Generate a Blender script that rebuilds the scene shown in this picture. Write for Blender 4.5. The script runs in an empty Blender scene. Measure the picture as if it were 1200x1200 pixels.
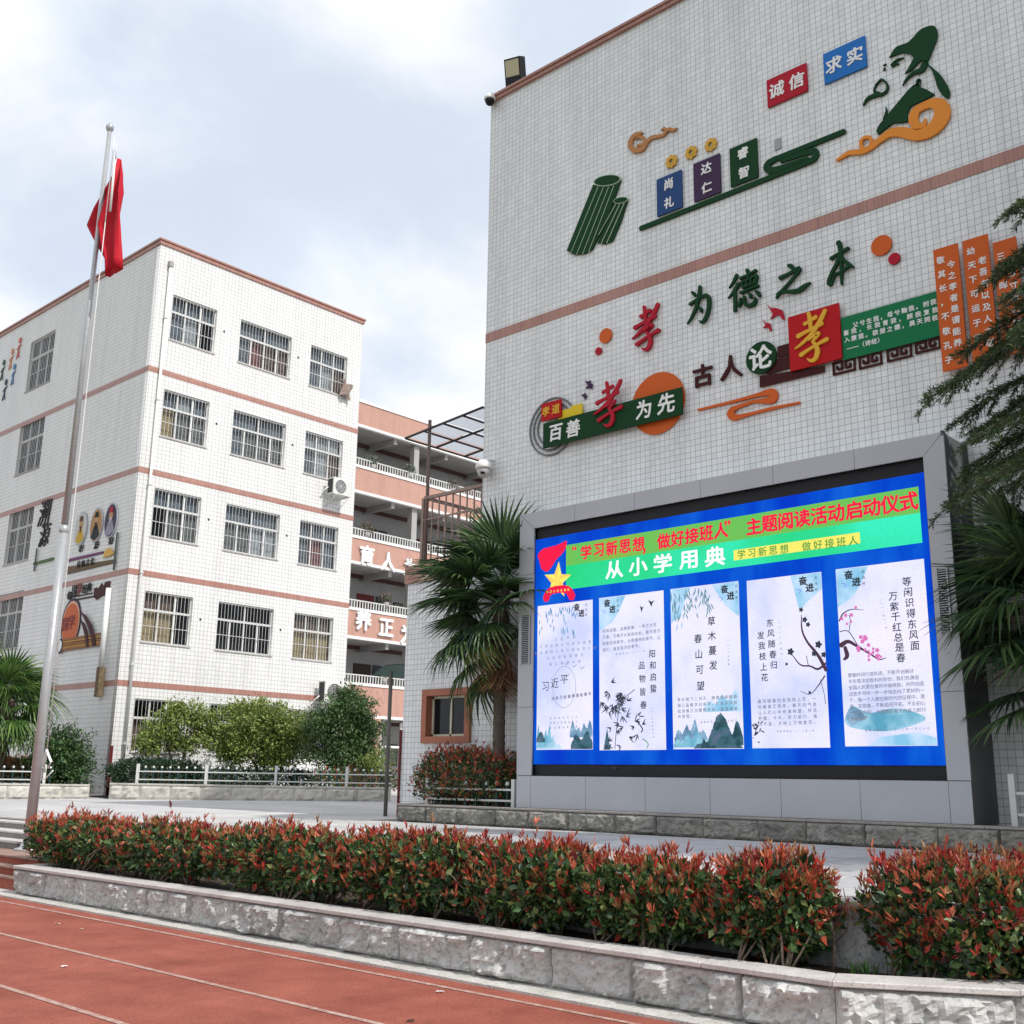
import bpy, bmesh, math, random
import numpy as np
from mathutils import Vector, Matrix, noise
random.seed(7); RNG = np.random.default_rng(7)
scene = bpy.context.scene
COL = scene.collection
rad = math.radians

# ------------------------------------------------------------------ camera
FL, YAW, PITCH, ROLL, EYE = 1291.83, rad(42.6116), rad(13.661), rad(0.9058), 1.6
fwd = Vector((math.cos(YAW)*math.cos(PITCH), math.sin(YAW)*math.cos(PITCH), math.sin(PITCH)))
rt0 = Vector((math.sin(YAW), -math.cos(YAW), 0)); up0 = rt0.cross(fwd)
rt = math.cos(ROLL)*rt0 + math.sin(ROLL)*up0; upv = -math.sin(ROLL)*rt0 + math.cos(ROLL)*up0
cam_d = bpy.data.cameras.new('camera'); cam = bpy.data.objects.new('camera', cam_d); COL.objects.link(cam)
M = Matrix((rt, upv, -fwd)).transposed().to_4x4(); M.translation = (0, 0, EYE)
cam.matrix_world = M
cam_d.sensor_width = 36; cam_d.lens = FL/1200*36; cam_d.clip_end = 3000; cam_d.clip_start = 0.05
scene.camera = cam

# ------------------------------------------------------------------ light
SUN = Vector((0.012, -0.68, 0.74)).normalized()          # direction towards the sun
sun_d = bpy.data.lights.new('sun', 'SUN'); sun_d.energy = 2.75; sun_d.angle = rad(0.6); sun_d.color = (1.0, 0.965, 0.92)
sun = bpy.data.objects.new('sun', sun_d); COL.objects.link(sun)
sun.rotation_euler = (-SUN).to_track_quat('-Z', 'Y').to_euler(); sun.location = (0, -30, 40)
world = bpy.data.worlds.new('World'); scene.world = world; world.use_nodes = True
nt = world.node_tree; nt.nodes.clear()
def wn(t, **k):
    n = nt.nodes.new(t)
    for a, b in k.items(): setattr(n, a, b)
    return n
sky = wn('ShaderNodeTexSky', sky_type='NISHITA', sun_disc=False)
sky.sun_elevation = math.asin(SUN.z); sky.sun_rotation = math.atan2(SUN.x, SUN.y); sky.dust_density = 3.0; sky.air_density = 1.0
tc = wn('ShaderNodeTexCoord'); sep = wn('ShaderNodeSeparateXYZ'); nt.links.new(tc.outputs['Generated'], sep.inputs[0])
ab = wn('ShaderNodeMath', operation='ABSOLUTE'); nt.links.new(sep.outputs['Z'], ab.inputs[0])
ad = wn('ShaderNodeMath', operation='ADD'); nt.links.new(ab.outputs[0], ad.inputs[0]); ad.inputs[1].default_value = 0.35
dv = wn('ShaderNodeVectorMath', operation='DIVIDE'); nt.links.new(tc.outputs['Generated'], dv.inputs[0])
cb = wn('ShaderNodeCombineXYZ')
for i in range(3): nt.links.new(ad.outputs[0], cb.inputs[i])
nt.links.new(cb.outputs[0], dv.inputs[1])
no = wn('ShaderNodeTexNoise'); no.inputs['Scale'].default_value = 2.3; no.inputs['Detail'].default_value = 5; no.inputs['Roughness'].default_value = .5
no.inputs['Distortion'].default_value = .5
nt.links.new(dv.outputs[0], no.inputs['Vector'])
rp = wn('ShaderNodeMapRange'); rp.interpolation_type = 'SMOOTHSTEP'
rp.inputs['From Min'].default_value = .36; rp.inputs['From Max'].default_value = .62; rp.inputs['To Min'].default_value = .80; rp.inputs['To Max'].default_value = .99
nt.links.new(no.outputs['Fac'], rp.inputs['Value'])
no2 = wn('ShaderNodeTexNoise'); no2.inputs['Scale'].default_value = 2.2; no2.inputs['Detail'].default_value = 7; no2.inputs['Roughness'].default_value = .55; no2.inputs['Distortion'].default_value = .3
nt.links.new(dv.outputs[0], no2.inputs['Vector'])
cr = wn('ShaderNodeMix', data_type='RGBA'); cr.inputs['A'].default_value = (6.1, 6.75, 7.7, 1); cr.inputs['B'].default_value = (8.3, 8.4, 8.65, 1)
rp2 = wn('ShaderNodeMapRange'); rp2.interpolation_type = 'SMOOTHSTEP'; rp2.inputs['From Min'].default_value = .38; rp2.inputs['From Max'].default_value = .60; nt.links.new(no2.outputs['Fac'], rp2.inputs['Value']); nt.links.new(rp2.outputs[0], cr.inputs['Factor'])
mx = wn('ShaderNodeMix', data_type='RGBA'); nt.links.new(rp.outputs[0], mx.inputs['Factor'])
nt.links.new(sky.outputs[0], mx.inputs['A']); nt.links.new(cr.outputs['Result'], mx.inputs['B'])
bg = wn('ShaderNodeBackground'); bg.inputs['Strength'].default_value = 0.1
nt.links.new(mx.outputs['Result'], bg.inputs['Color'])
wo = wn('ShaderNodeOutputWorld'); nt.links.new(bg.outputs[0], wo.inputs['Surface'])
scene.view_settings.view_transform = 'Standard'; scene.view_settings.look = 'None'
scene.view_settings.exposure = 0.43; scene.view_settings.gamma = 1.0
scene.cycles.max_bounces = 6; scene.cycles.transparent_max_bounces = 6

# ------------------------------------------------------------------ helpers: survey of the photograph onto real planes
def ray(x, y):
    x, y = float(x), float(y); return fwd + (x-600)/FL*rt - (y-600)/FL*upv
def onX(x, y, X):
    d = ray(x, y); t = X/d.x; return Vector((X, t*d.y, EYE+t*d.z))
def onY(x, y, Y):
    d = ray(x, y); t = Y/d.y; return Vector((t*d.x, Y, EYE+t*d.z))
def onZ(x, y, Z):
    d = ray(x, y); t = (Z-EYE)/d.z; return Vector((t*d.x, t*d.y, Z))
def frame_x(X):   # vertical plane facing -X : local x = -Y, local y = Z, local z = -X
    return Matrix(((0, 0, -1, X), (-1, 0, 0, 0), (0, 1, 0, 0), (0, 0, 0, 1)))
def frame_y(Y):   # vertical plane facing -Y : local x = X, local y = Z, local z = -Y
    return Matrix(((1, 0, 0, 0), (0, 0, -1, Y), (0, 1, 0, 0), (0, 0, 0, 1)))
def px(X):        # pixel -> local 2D on frame_x(X)
    def f(x, y):
        p = onX(x, y, X); return (-p.y, p.z)
    return f
def py(Y):
    def f(x, y):
        p = onY(x, y, Y); return (p.x, p.z)
    return f

# ------------------------------------------------------------------ materials
MATS = {}
def mat(name, color=(.5, .5, .5), rough=.6, metal=0, noise_amt=0, noise_scale=5, bump=0, bump_scale=40, spec=.22,
        emit=None, estr=1, transl=0, coat=0, trans=0):
    if name in MATS: return MATS[name]
    m = bpy.data.materials.new(name); m.use_nodes = True; t = m.node_tree; b = t.nodes['Principled BSDF']
    b.inputs['Base Color'].default_value = (*color, 1); b.inputs['Roughness'].default_value = rough
    b.inputs['Metallic'].default_value = metal; b.inputs['Specular IOR Level'].default_value = spec
    b.inputs['Coat Weight'].default_value = coat; b.inputs['Transmission Weight'].default_value = trans
    g = t.nodes.new('ShaderNodeNewGeometry')
    if noise_amt:
        n = t.nodes.new('ShaderNodeTexNoise'); n.inputs['Scale'].default_value = noise_scale; n.inputs['Detail'].default_value = 6; n.inputs['Roughness'].default_value = .65
        t.links.new(g.outputs['Position'], n.inputs['Vector'])
        mr = t.nodes.new('ShaderNodeMapRange'); mr.inputs['From Min'].default_value = .25; mr.inputs['From Max'].default_value = .75
        mr.inputs['To Min'].default_value = 1-noise_amt; mr.inputs['To Max'].default_value = 1+noise_amt
        t.links.new(n.outputs['Fac'], mr.inputs['Value'])
        mm = t.nodes.new('ShaderNodeVectorMath'); mm.operation = 'SCALE'; mm.inputs[0].default_value = color
        t.links.new(mr.outputs[0], mm.inputs['Scale']); t.links.new(mm.outputs[0], b.inputs['Base Color'])
    if bump:
        n = t.nodes.new('ShaderNodeTexNoise'); n.inputs['Scale'].default_value = bump_scale; n.inputs['Detail'].default_value = 8; n.inputs['Roughness'].default_value = .7
        t.links.new(g.outputs['Position'], n.inputs['Vector'])
        bp = t.nodes.new('ShaderNodeBump'); bp.inputs['Strength'].default_value = bump; bp.inputs['Distance'].default_value = .02
        t.links.new(n.outputs['Fac'], bp.inputs['Height']); t.links.new(bp.outputs[0], b.inputs['Normal'])
    if emit:
        b.inputs['Base Color'].default_value = (.0, .0, .0, 1); b.inputs['Specular IOR Level'].default_value = .05
        b.inputs['Emission Color'].default_value = (*emit, 1); b.inputs['Emission Strength'].default_value = estr
    MATS[name] = m; return m
def tile_mat(name, pitch, c1, c2, mortar, msize, row=None, rough=.35, vertical=False, moff=0.0, grime=.10):
    m = bpy.data.materials.new(name); m.use_nodes = True; t = m.node_tree; b = t.nodes['Principled BSDF']
    g = t.nodes.new('ShaderNodeNewGeometry'); s = t.nodes.new('ShaderNodeSeparateXYZ'); t.links.new(g.outputs['Position'], s.inputs[0])
    a = t.nodes.new('ShaderNodeMath'); a.operation = 'ADD'; t.links.new(s.outputs['X'], a.inputs[0]); t.links.new(s.outputs['Y'], a.inputs[1])
    c = t.nodes.new('ShaderNodeCombineXYZ')
    if vertical: t.links.new(s.outputs['Z'], c.inputs['X']); t.links.new(a.outputs[0], c.inputs['Y'])
    else: t.links.new(a.outputs[0], c.inputs['X']); t.links.new(s.outputs['Z'], c.inputs['Y'])
    br = t.nodes.new('ShaderNodeTexBrick'); br.offset = moff; br.squash = 1
    t.links.new(c.outputs[0], br.inputs['Vector'])
    br.inputs['Scale'].default_value = 1; br.inputs['Brick Width'].default_value = pitch; br.inputs['Row Height'].default_value = row or pitch
    br.inputs['Mortar Size'].default_value = msize; br.inputs['Mortar Smooth'].default_value = .3; br.inputs['Bias'].default_value = 0
    br.inputs['Color1'].default_value = (*c1, 1); br.inputs['Color2'].default_value = (*c2, 1); br.inputs['Mortar'].default_value = (*mortar, 1)
    n = t.nodes.new('ShaderNodeTexNoise'); n.inputs['Scale'].default_value = .35; n.inputs['Detail'].default_value = 6; n.inputs['Roughness'].default_value = .6
    st = t.nodes.new('ShaderNodeVectorMath'); st.operation = 'MULTIPLY'; st.inputs[1].default_value = (1.6, 1.6, .45)
    t.links.new(g.outputs['Position'], st.inputs[0]); t.links.new(st.outputs[0], n.inputs['Vector'])
    mr = t.nodes.new('ShaderNodeMapRange'); mr.inputs['From Min'].default_value = .3; mr.inputs['From Max'].default_value = .7
    mr.inputs['To Min'].default_value = 1-grime; mr.inputs['To Max'].default_value = 1.0
    t.links.new(n.outputs['Fac'], mr.inputs['Value'])
    n4 = t.nodes.new('ShaderNodeTexNoise'); n4.inputs['Scale'].default_value = 1; n4.inputs['Detail'].default_value = 4; n4.inputs['Roughness'].default_value = .7
    s4 = t.nodes.new('ShaderNodeVectorMath'); s4.operation = 'MULTIPLY'; s4.inputs[1].default_value = (3.2, 3.2, .16); t.links.new(g.outputs['Position'], s4.inputs[0]); t.links.new(s4.outputs[0], n4.inputs['Vector'])
    r4 = t.nodes.new('ShaderNodeMapRange'); r4.inputs['From Min'].default_value = .30; r4.inputs['From Max'].default_value = .56; r4.inputs['To Min'].default_value = 1-grime*1.1; r4.inputs['To Max'].default_value = 1.0
    t.links.new(n4.outputs['Fac'], r4.inputs['Value']); q4 = t.nodes.new('ShaderNodeMath'); q4.operation = 'MULTIPLY'; t.links.new(mr.outputs[0], q4.inputs[0]); t.links.new(r4.outputs[0], q4.inputs[1])
    mm = t.nodes.new('ShaderNodeVectorMath'); mm.operation = 'SCALE'; t.links.new(br.outputs['Color'], mm.inputs[0]); t.links.new(q4.outputs[0], mm.inputs['Scale'])
    t.links.new(mm.outputs[0], b.inputs['Base Color']); b.inputs['Roughness'].default_value = rough
    iv = t.nodes.new('ShaderNodeMath'); iv.operation = 'SUBTRACT'; iv.inputs[0].default_value = 1; t.links.new(br.outputs['Fac'], iv.inputs[1])
    bp = t.nodes.new('ShaderNodeBump'); bp.inputs['Strength'].default_value = .5; bp.inputs['Distance'].default_value = .004
    t.links.new(iv.outputs[0], bp.inputs['Height']); t.links.new(bp.outputs[0], b.inputs['Normal'])
    MATS[name] = m; return m
def leaf_mat(name):
    m = bpy.data.materials.new(name); m.use_nodes = True; t = m.node_tree; b = t.nodes['Principled BSDF']
    at = t.nodes.new('ShaderNodeAttribute'); at.attribute_name = 'tint'
    t.links.new(at.outputs['Color'], b.inputs['Base Color']); b.inputs['Roughness'].default_value = .42
    tr = t.nodes.new('ShaderNodeBsdfTranslucent'); t.links.new(at.outputs['Color'], tr.inputs['Color'])
    mx = t.nodes.new('ShaderNodeMixShader'); mx.inputs[0].default_value = .25
    t.links.new(b.outputs[0], mx.inputs[1]); t.links.new(tr.outputs[0], mx.inputs[2])
    t.links.new(mx.outputs[0], t.nodes['Material Output'].inputs['Surface'])
    MATS[name] = m; return m
LEAF = leaf_mat('leaf')
T_MAIN = tile_mat('main_wall_tile', .098, (.84, .85, .855), (.75, .765, .775), (.28, .285, .30), .0037, grime=.10)
T_LEFT = tile_mat('dorm_wall_tile', .145, (.80, .79, .77), (.74, .735, .72), (.47, .47, .46), .010, grime=.09)
T_BAND = tile_mat('band_tile', .06, (.44, .21, .165), (.36, .165, .13), (.42, .30, .26), .004, row=.24)
T_SALMON = tile_mat('salmon_tile', .06, (.54, .30, .23), (.49, .265, .205), (.46, .30, .25), .005, row=.24)
G = lambda *a, **k: mat(*a, **k)
white_paint = G('white_paint', (.78, .78, .76), .5, noise_amt=.06, noise_scale=3)
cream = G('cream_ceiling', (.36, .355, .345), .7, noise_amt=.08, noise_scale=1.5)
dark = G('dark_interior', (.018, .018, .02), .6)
glass = G('window_glass', (.010, .012, .014), .05, spec=.28)
alu = G('white_aluminium', (.74, .74, .72), .35)
galv = G('galvanised_bar', (.62, .62, .62), .4, metal=.3)
steel = G('stainless_steel', (.42, .43, .44), .34, metal=.3, noise_amt=.12, noise_scale=9)
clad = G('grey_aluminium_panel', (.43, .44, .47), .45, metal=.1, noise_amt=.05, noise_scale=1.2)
clad_shaded = G('shaded_side_mesh', (.10, .105, .11), .6)  # cladding for the right side, palm shade put into its colour
black = G('black_plastic', (.012, .012, .014), .5)
bezel = G('screen_bezel', (.022, .022, .026), .6)

# ------------------------------------------------------------------ object helpers
WMX = {}
def root_name(n): return n
def setm(o, Mw, parent=None):
    WMX[o.name] = Mw.copy()
    if parent is not None:
        o.parent = parent; o.matrix_basis = WMX[parent.name].inverted() @ Mw
    else: o.matrix_basis = Mw
def tag(o, label=None, cat=None, group=None, kind=None):
    if label: o['label'] = label
    if cat: o['category'] = cat
    if group: o['group'] = group
    if kind: o['kind'] = kind
    return o
def empty(name, loc, label=None, cat=None, group=None, rot=0):
    o = bpy.data.objects.new(name, None); COL.objects.link(o); o.empty_display_size = .2
    setm(o, Matrix.Translation(loc) @ Matrix.Rotation(rot, 4, 'Z')); return tag(o, label, cat, group)
def link(name, me, Mw, parent=None, m=None):
    o = bpy.data.objects.new(name, me); COL.objects.link(o); setm(o, Mw, parent)
    if m is not None and len(me.materials) == 0: me.materials.append(m)
    return o
def copy_tree(o, Mw=None, parent=None):
    c = o.copy(); COL.objects.link(c)
    if parent is not None: c.parent = parent
    if Mw is not None: setm(c, Mw, parent)
    else: WMX[c.name] = WMX[parent.name] @ c.matrix_basis
    for ch in list(o.children): copy_tree(ch, None, c)
    return c

class MB:
    """collects simple solids in world or local coordinates and links them as ONE mesh object"""
    def __init__(s): s.v = []; s.f = []; s.smooth = []
    def add(s, vs, fs, sm=False):
        n = len(s.v); s.v += [tuple(v) for v in vs]; s.f += [[i+n for i in f] for f in fs]; s.smooth += [sm]*len(fs); return s
    def box(s, a, b):
        (x0, y0, z0), (x1, y1, z1) = a, b
        if x0 > x1: x0, x1 = x1, x0
        if y0 > y1: y0, y1 = y1, y0
        if z0 > z1: z0, z1 = z1, z0
        return s.add([(x0, y0, z0), (x1, y0, z0), (x1, y1, z0), (x0, y1, z0), (x0, y0, z1), (x1, y0, z1), (x1, y1, z1), (x0, y1, z1)],
                     [(0, 3, 2, 1), (4, 5, 6, 7), (0, 1, 5, 4), (1, 2, 6, 5), (2, 3, 7, 6), (3, 0, 4, 7)])
    def tube(s, pts, r, n=8, caps=True):
        pts = [Vector(p) for p in pts]; rs = r if isinstance(r, (list, tuple)) else [r]*len(pts)
        vs = []; fs = []
        for i, p in enumerate(pts):
            d = (pts[min(i+1, len(pts)-1)]-pts[max(i-1, 0)])
            d = d.normalized() if d.length > 1e-9 else Vector((0, 0, 1))
            a = d.cross(Vector((0, 0, 1)) if abs(d.z) < .95 else Vector((1, 0, 0))).normalized(); b = d.cross(a)
            for k in range(n):
                t = 2*math.pi*k/n; vs.append(p+rs[i]*(math.cos(t)*a+math.sin(t)*b))
        for i in range(len(pts)-1):
            for k in range(n):
                fs.append((i*n+k, i*n+(k+1) % n, (i+1)*n+(k+1) % n, (i+1)*n+k))
        s.add(vs, fs, True)
        if caps:
            base = len(s.v)-len(vs)
            s.f.append([base+k for k in range(n)][::-1]); s.smooth.append(False)
            s.f.append([base+(len(pts)-1)*n+k for k in range(n)]); s.smooth.append(False)
        return s
    def lathe(s, prof, c=(0, 0, 0), n=16):
        vs = []; fs = []
        for (r, z) in prof:
            for k in range(n):
                t = 2*math.pi*k/n; vs.append((c[0]+r*math.cos(t), c[1]+r*math.sin(t), c[2]+z))
        for i in range(len(prof)-1):
            for k in range(n): fs.append((i*n+k, i*n+(k+1) % n, (i+1)*n+(k+1) % n, (i+1)*n+k))
        return s.add(vs, fs, True)
    def mesh(s, name, origin=(0, 0, 0)):
        me = bpy.data.meshes.new(name); o = Vector(origin)
        me.from_pydata([tuple(Vector(v)-o) for v in s.v], [], s.f); me.polygons.foreach_set('use_smooth', s.smooth); me.update(); return me
    def build(s, name, m, parent=None, origin=None):
        if origin is None: origin = WMX[parent.name].translation if parent is not None else Vector((0, 0, 0))
        return link(name, s.mesh(name, origin), Matrix.Translation(origin), parent, m)
def bevel(o, w=.004, seg=1):
    bm = bmesh.new(); bm.from_mesh(o.data); bmesh.ops.bevel(bm, geom=bm.edges[:], offset=w, segments=seg, affect='EDGES'); bm.to_mesh(o.data); bm.free(); return o

# flat cut-outs ----------------------------------------------------
def curve_mesh(splines, ext):
    c = bpy.data.curves.new('outline', 'CURVE'); c.dimensions = '2D'; c.fill_mode = 'BOTH'; c.extrude = ext/2
    for pts in splines:
        s = c.splines.new('POLY'); s.points.add(len(pts)-1); s.use_cyclic_u = True
        for i, p in enumerate(pts): s.points[i].co = (p[0], p[1], 0, 1)
    o = bpy.data.objects.new('outline', c); me = bpy.data.meshes.new_from_object(o)
    bpy.data.objects.remove(o); bpy.data.curves.remove(c); return me
def cut(name, splines, F, depth, m, n0=0.0, parent=None):
    """solid cut-out: outlines in the plane of frame F, its back n0 off the plane"""
    xs = [p[0] for p in splines[0]]; ys = [p[1] for p in splines[0]]
    cx, cy = (min(xs)+max(xs))/2, (min(ys)+max(ys))/2
    me = curve_mesh([[(p[0]-cx, p[1]-cy) for p in s] for s in splines], depth)
    return link(name, me, F @ Matrix.Translation((cx, cy, n0+depth/2)), parent, m)
def smooth_path(pts, n=5):
    P = [np.array(p, float) for p in pts]; out = []
    Q = [2*P[0]-P[1]]+P+[2*P[-1]-P[-2]]
    for i in range(1, len(Q)-2):
        for k in range(n):
            t = k/n; a, b, c, d = Q[i-1], Q[i], Q[i+1], Q[i+2]
            out.append(.5*((2*b)+(-a+c)*t+(2*a-5*b+4*c-d)*t*t+(-a+3*b-3*c+d)*t**3))
    out.append(P[-1]); return out
def ribbon(pts, w, n=5, sm=True):
    """brush stroke outline (closed polygon) from centre line and widths"""
    if not isinstance(w, (list, tuple)): w = [w]*len(pts)
    P = [(p[0], p[1], ww) for p, ww in zip(pts, w)]
    S = smooth_path(P, n) if (sm and len(P) > 2) else [np.array(p, float) for p in P]
    L, R_ = [], []
    for i, p in enumerate(S):
        d = S[min(i+1, len(S)-1)][:2]-S[max(i-1, 0)][:2]; l = np.hypot(*d) or 1; nx, ny = -d[1]/l, d[0]/l; h = max(p[2], 1e-5)/2
        if i == 0: d0 = d/l; L.append((p[0]-d0[0]*h*.7, p[1]-d0[1]*h*.7))
        L.append((p[0]+nx*h, p[1]+ny*h)); R_.append((p[0]-nx*h, p[1]-ny*h))
        if i == len(S)-1: L.append((p[0]+d[0]/l*h*.7, p[1]+d[1]/l*h*.7))
    return L+R_[::-1]
def strokes_mesh(polys, depth):
    """several overlapping strokes as one mesh; each a hair prouder than the last so no faces coincide"""
    allv, allf = [], []
    for k, pg in enumerate(polys):
        a = sum(pg[i][0]*pg[(i+1) % len(pg)][1]-pg[(i+1) % len(pg)][0]*pg[i][1] for i in range(len(pg)))
        if a < 0: pg = pg[::-1]
        me = curve_mesh([pg], depth+.0016*k); b = len(allv); dz = .0008*k
        allv += [(v.co.x, v.co.y, v.co.z+dz) for v in me.vertices]; allf += [[b+i for i in p.vertices] for p in me.polygons]
        bpy.data.meshes.remove(me)
    me = bpy.data.meshes.new('strokes'); me.from_pydata(allv, [], allf); me.update(); return me
def cut_strokes(name, polys, F, depth, m, n0=0, parent=None):
    xs = [p[0] for g in polys for p in g]; ys = [p[1] for g in polys for p in g]
    cx, cy = (min(xs)+max(xs))/2, (min(ys)+max(ys))/2
    me = strokes_mesh([[(p[0]-cx, p[1]-cy) for p in g] for g in polys], depth)
    return link(name, me, F @ Matrix.Translation((cx, cy, n0+depth/2)), parent, m)
BR = {}   # brush-written characters in a unit box
BR['孝'] = [([(.30, .79), (.46, .82), (.64, .87)], [.09, .07, .10]), ([(.43, 1.0), (.47, .84), (.47, .66)], [.07, .10, .07]),
    ([(.10, .58), (.30, .62), (.56, .66), (.80, .71)], [.11, .08, .08, .10]), ([(.90, .95), (.74, .76), (.50, .56), (.22, .42), (.02, .35)], [.09, .11, .09, .07, .03]),
    ([(.38, .47), (.55, .50), (.68, .53), (.60, .45), (.50, .39)], [.09, .07, .10, .07, .05]),
    ([(.50, .41), (.60, .30), (.63, .17), (.56, .05), (.44, .03), (.34, .09)], [.05, .09, .11, .10, .07, .02]),
    ([(.16, .19), (.40, .26), (.66, .32), (.92, .37)], [.10, .07, .07, .10])]
BR['为'] = [([(.24, .92), (.32, .86), (.37, .78)], [.05, .10, .06]), ([(.58, 1.0), (.54, .78), (.42, .50), (.22, .25), (.03, .10)], [.10, .11, .10, .08, .03]),
    ([(.15, .60), (.36, .65), (.60, .70), (.82, .70), (.92, .58), (.90, .34), (.78, .12), (.62, .03), (.50, .10)], [.10, .08, .08, .11, .12, .12, .11, .09, .02]),
    ([(.50, .46), (.58, .39), (.62, .30)], [.05, .10, .06])]
BR['德'] = [([(.32, .96), (.22, .82), (.07, .68)], [.10, .08, .03]), ([(.36, .72), (.22, .56), (.03, .42)], [.10, .08, .03]), ([(.24, .56), (.24, .30), (.22, .03)], [.08, .09, .08]),
    ([(.42, .83), (.65, .86), (.92, .91)], [.08, .06, .08]), ([(.64, 1.0), (.67, .90), (.66, .76)], [.09, .08, .06]), ([(.46, .73), (.50, .56)], [.07, .06]),
    ([(.46, .72), (.68, .74), (.92, .77), (.87, .58)], [.06, .05, .08, .07]), ([(.49, .57), (.86, .60)], [.06, .06]), ([(.61, .72), (.63, .58)], [.05, .05]), ([(.75, .73), (.75, .59)], [.05, .05]),
    ([(.42, .45), (.68, .48), (.96, .51)], [.07, .06, .08]), ([(.43, .31), (.41, .22), (.35, .12)], [.06, .08, .07]),
    ([(.53, .34), (.54, .18), (.62, .07), (.78, .06), (.86, .12), (.86, .22)], [.06, .08, .09, .09, .08, .03]), ([(.68, .38), (.72, .32), (.73, .24)], [.05, .08, .06]), ([(.88, .38), (.95, .32), (.99, .22)], [.05, .09, .07])]
BR['之'] = [([(.42, 1.0), (.50, .94), (.56, .84)], [.07, .13, .08]), ([(.18, .66), (.42, .71), (.72, .78), (.62, .60), (.40, .38), (.20, .20), (.06, .04)], [.12, .08, .13, .09, .08, .08, .05]),
    ([(.08, .14), (.22, .20), (.42, .12), (.66, .06), (.84, .14), (1.0, .20)], [.06, .09, .09, .13, .12, .04])]
BR['本'] = [([(.46, 1.0), (.52, .90), (.53, .55), (.52, .25), (.50, -.02)], [.14, .12, .08, .09, .05]), ([(.16, .66), (.42, .72), (.84, .78)], [.11, .07, .09]),
    ([(.50, .72), (.38, .52), (.20, .36), (.03, .14), (.10, .06), (.30, .30)], [.08, .09, .09, .10, .08, .03]), ([(.54, .70), (.66, .52), (.80, .40), (.98, .30)], [.05, .08, .12, .04]), ([(.28, .26), (.50, .28), (.84, .36)], [.08, .06, .09])]
def brush_char(ch, F, to2d, x0, y0, x1, y1, depth, m, n0, name='character', parent=None, shear=0):
    """brush character whose box has left/right centre points (x0,y0)-(x1,y1) px at mid height; box height taken square"""
    a = to2d(x0, y0); b = to2d(x1, y1); cx, cy = (a[0]+b[0])/2, (a[1]+b[1])/2; w = abs(b[0]-a[0]); h = shear or w
    polys = [ribbon([(cx+(p[0]-.5)*w, cy+(p[1]-.5)*h) for p in P], [q*(w+h)/2 for q in W], 4) for P, W in BR[ch]]
    return cut_strokes(name, polys, F, depth, m, n0, parent)
# type ---------------------------------------------------------------
GLY = {}
def glyph(ch, off):
    k = (ch, off)
    if k not in GLY:
        c = bpy.data.curves.new('t', 'FONT'); c.body = ch; c.extrude = .5; c.offset = off; c.resolution_u = 2
        o = bpy.data.objects.new('t', c); me = bpy.data.meshes.new_from_object(o)
        V = np.empty(len(me.vertices)*3); me.vertices.foreach_get('co', V); V = V.reshape(-1, 3)
        F_ = [list(p.vertices) for p in me.polygons]
        if len(V) and ch not in '，。、“”—（）《》：；·,.':
            V[:, 0] -= (V[:, 0].min()+V[:, 0].max())/2; V[:, 1] -= (V[:, 1].min()+V[:, 1].max())/2
        elif len(V): V[:, 0] -= .5; V[:, 1] -= .38
        GLY[k] = (V, F_); bpy.data.objects.remove(o); bpy.data.curves.remove(c); bpy.data.meshes.remove(me)
    return GLY[k]
def text_obj(name, items, F, depth, m, n0, parent=None, off=.015, sx=1.0, shear=0):
    """items: (char, x, y, size) in the plane of F; all in one mesh. Weight is added by striking the outline again a hair aside."""
    items = [i for i in items if i[0] != ' ']
    cx = sum(i[1] for i in items)/len(items); cy = sum(i[2] for i in items)/len(items); vs, fs = [], []
    o_ = max(0, off); hits = ((0, 0),) if off <= .006 else ((0, 0), (o_, .4*o_), (-o_, -.4*o_), (-.3*o_, o_), (.3*o_, -o_))
    for ch, x, y, s in items:
        V, Fc = glyph(ch, off if off < 0 else 0)
        for k, (hx, hy) in enumerate(hits):
            b = len(vs); dz = depth*.012*k
            for v in V: vs.append(((x-cx)+(v[0]+shear*v[1]+hx)*s*sx, (y-cy)+(v[1]+hy)*s, v[2]*(depth+dz*2)))
            fs += [[b+i for i in f] for f in Fc]
    me = bpy.data.meshes.new(name); me.from_pydata(vs, [], fs); me.update()
    o = link(name, me, F @ Matrix.Translation((cx, cy, n0+depth/2)), parent, m)
    if len(items) > 1: o['kind'] = 'stuff'
    return o
def text_chars(items, F, depth, m, n0, parent, off=.015, shear=0, sx=1.0):
    for i in items:
        if i[0] != ' ': text_obj('character', [i], F, depth, m, n0, parent, off, sx, shear)
def line_items(s, a, b, size, f=None):
    """chars of s spread evenly from a to b (plane coords, centres of first and last)"""
    n = max(len(s)-1, 1); return [(ch, a[0]+(b[0]-a[0])*i/n, a[1]+(b[1]-a[1])*i/n, size) for i, ch in enumerate(s)]
def rect(to2d, tl, br):
    a = to2d(*tl); b = to2d(*br); return [(a[0], b[1]), (b[0], b[1]), (b[0], a[1]), (a[0], a[1])]
def ell(cx, cy, rx, ry, n=28): return [(cx+rx*math.cos(2*math.pi*i/n), cy+ry*math.sin(2*math.pi*i/n)) for i in range(n)]

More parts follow.
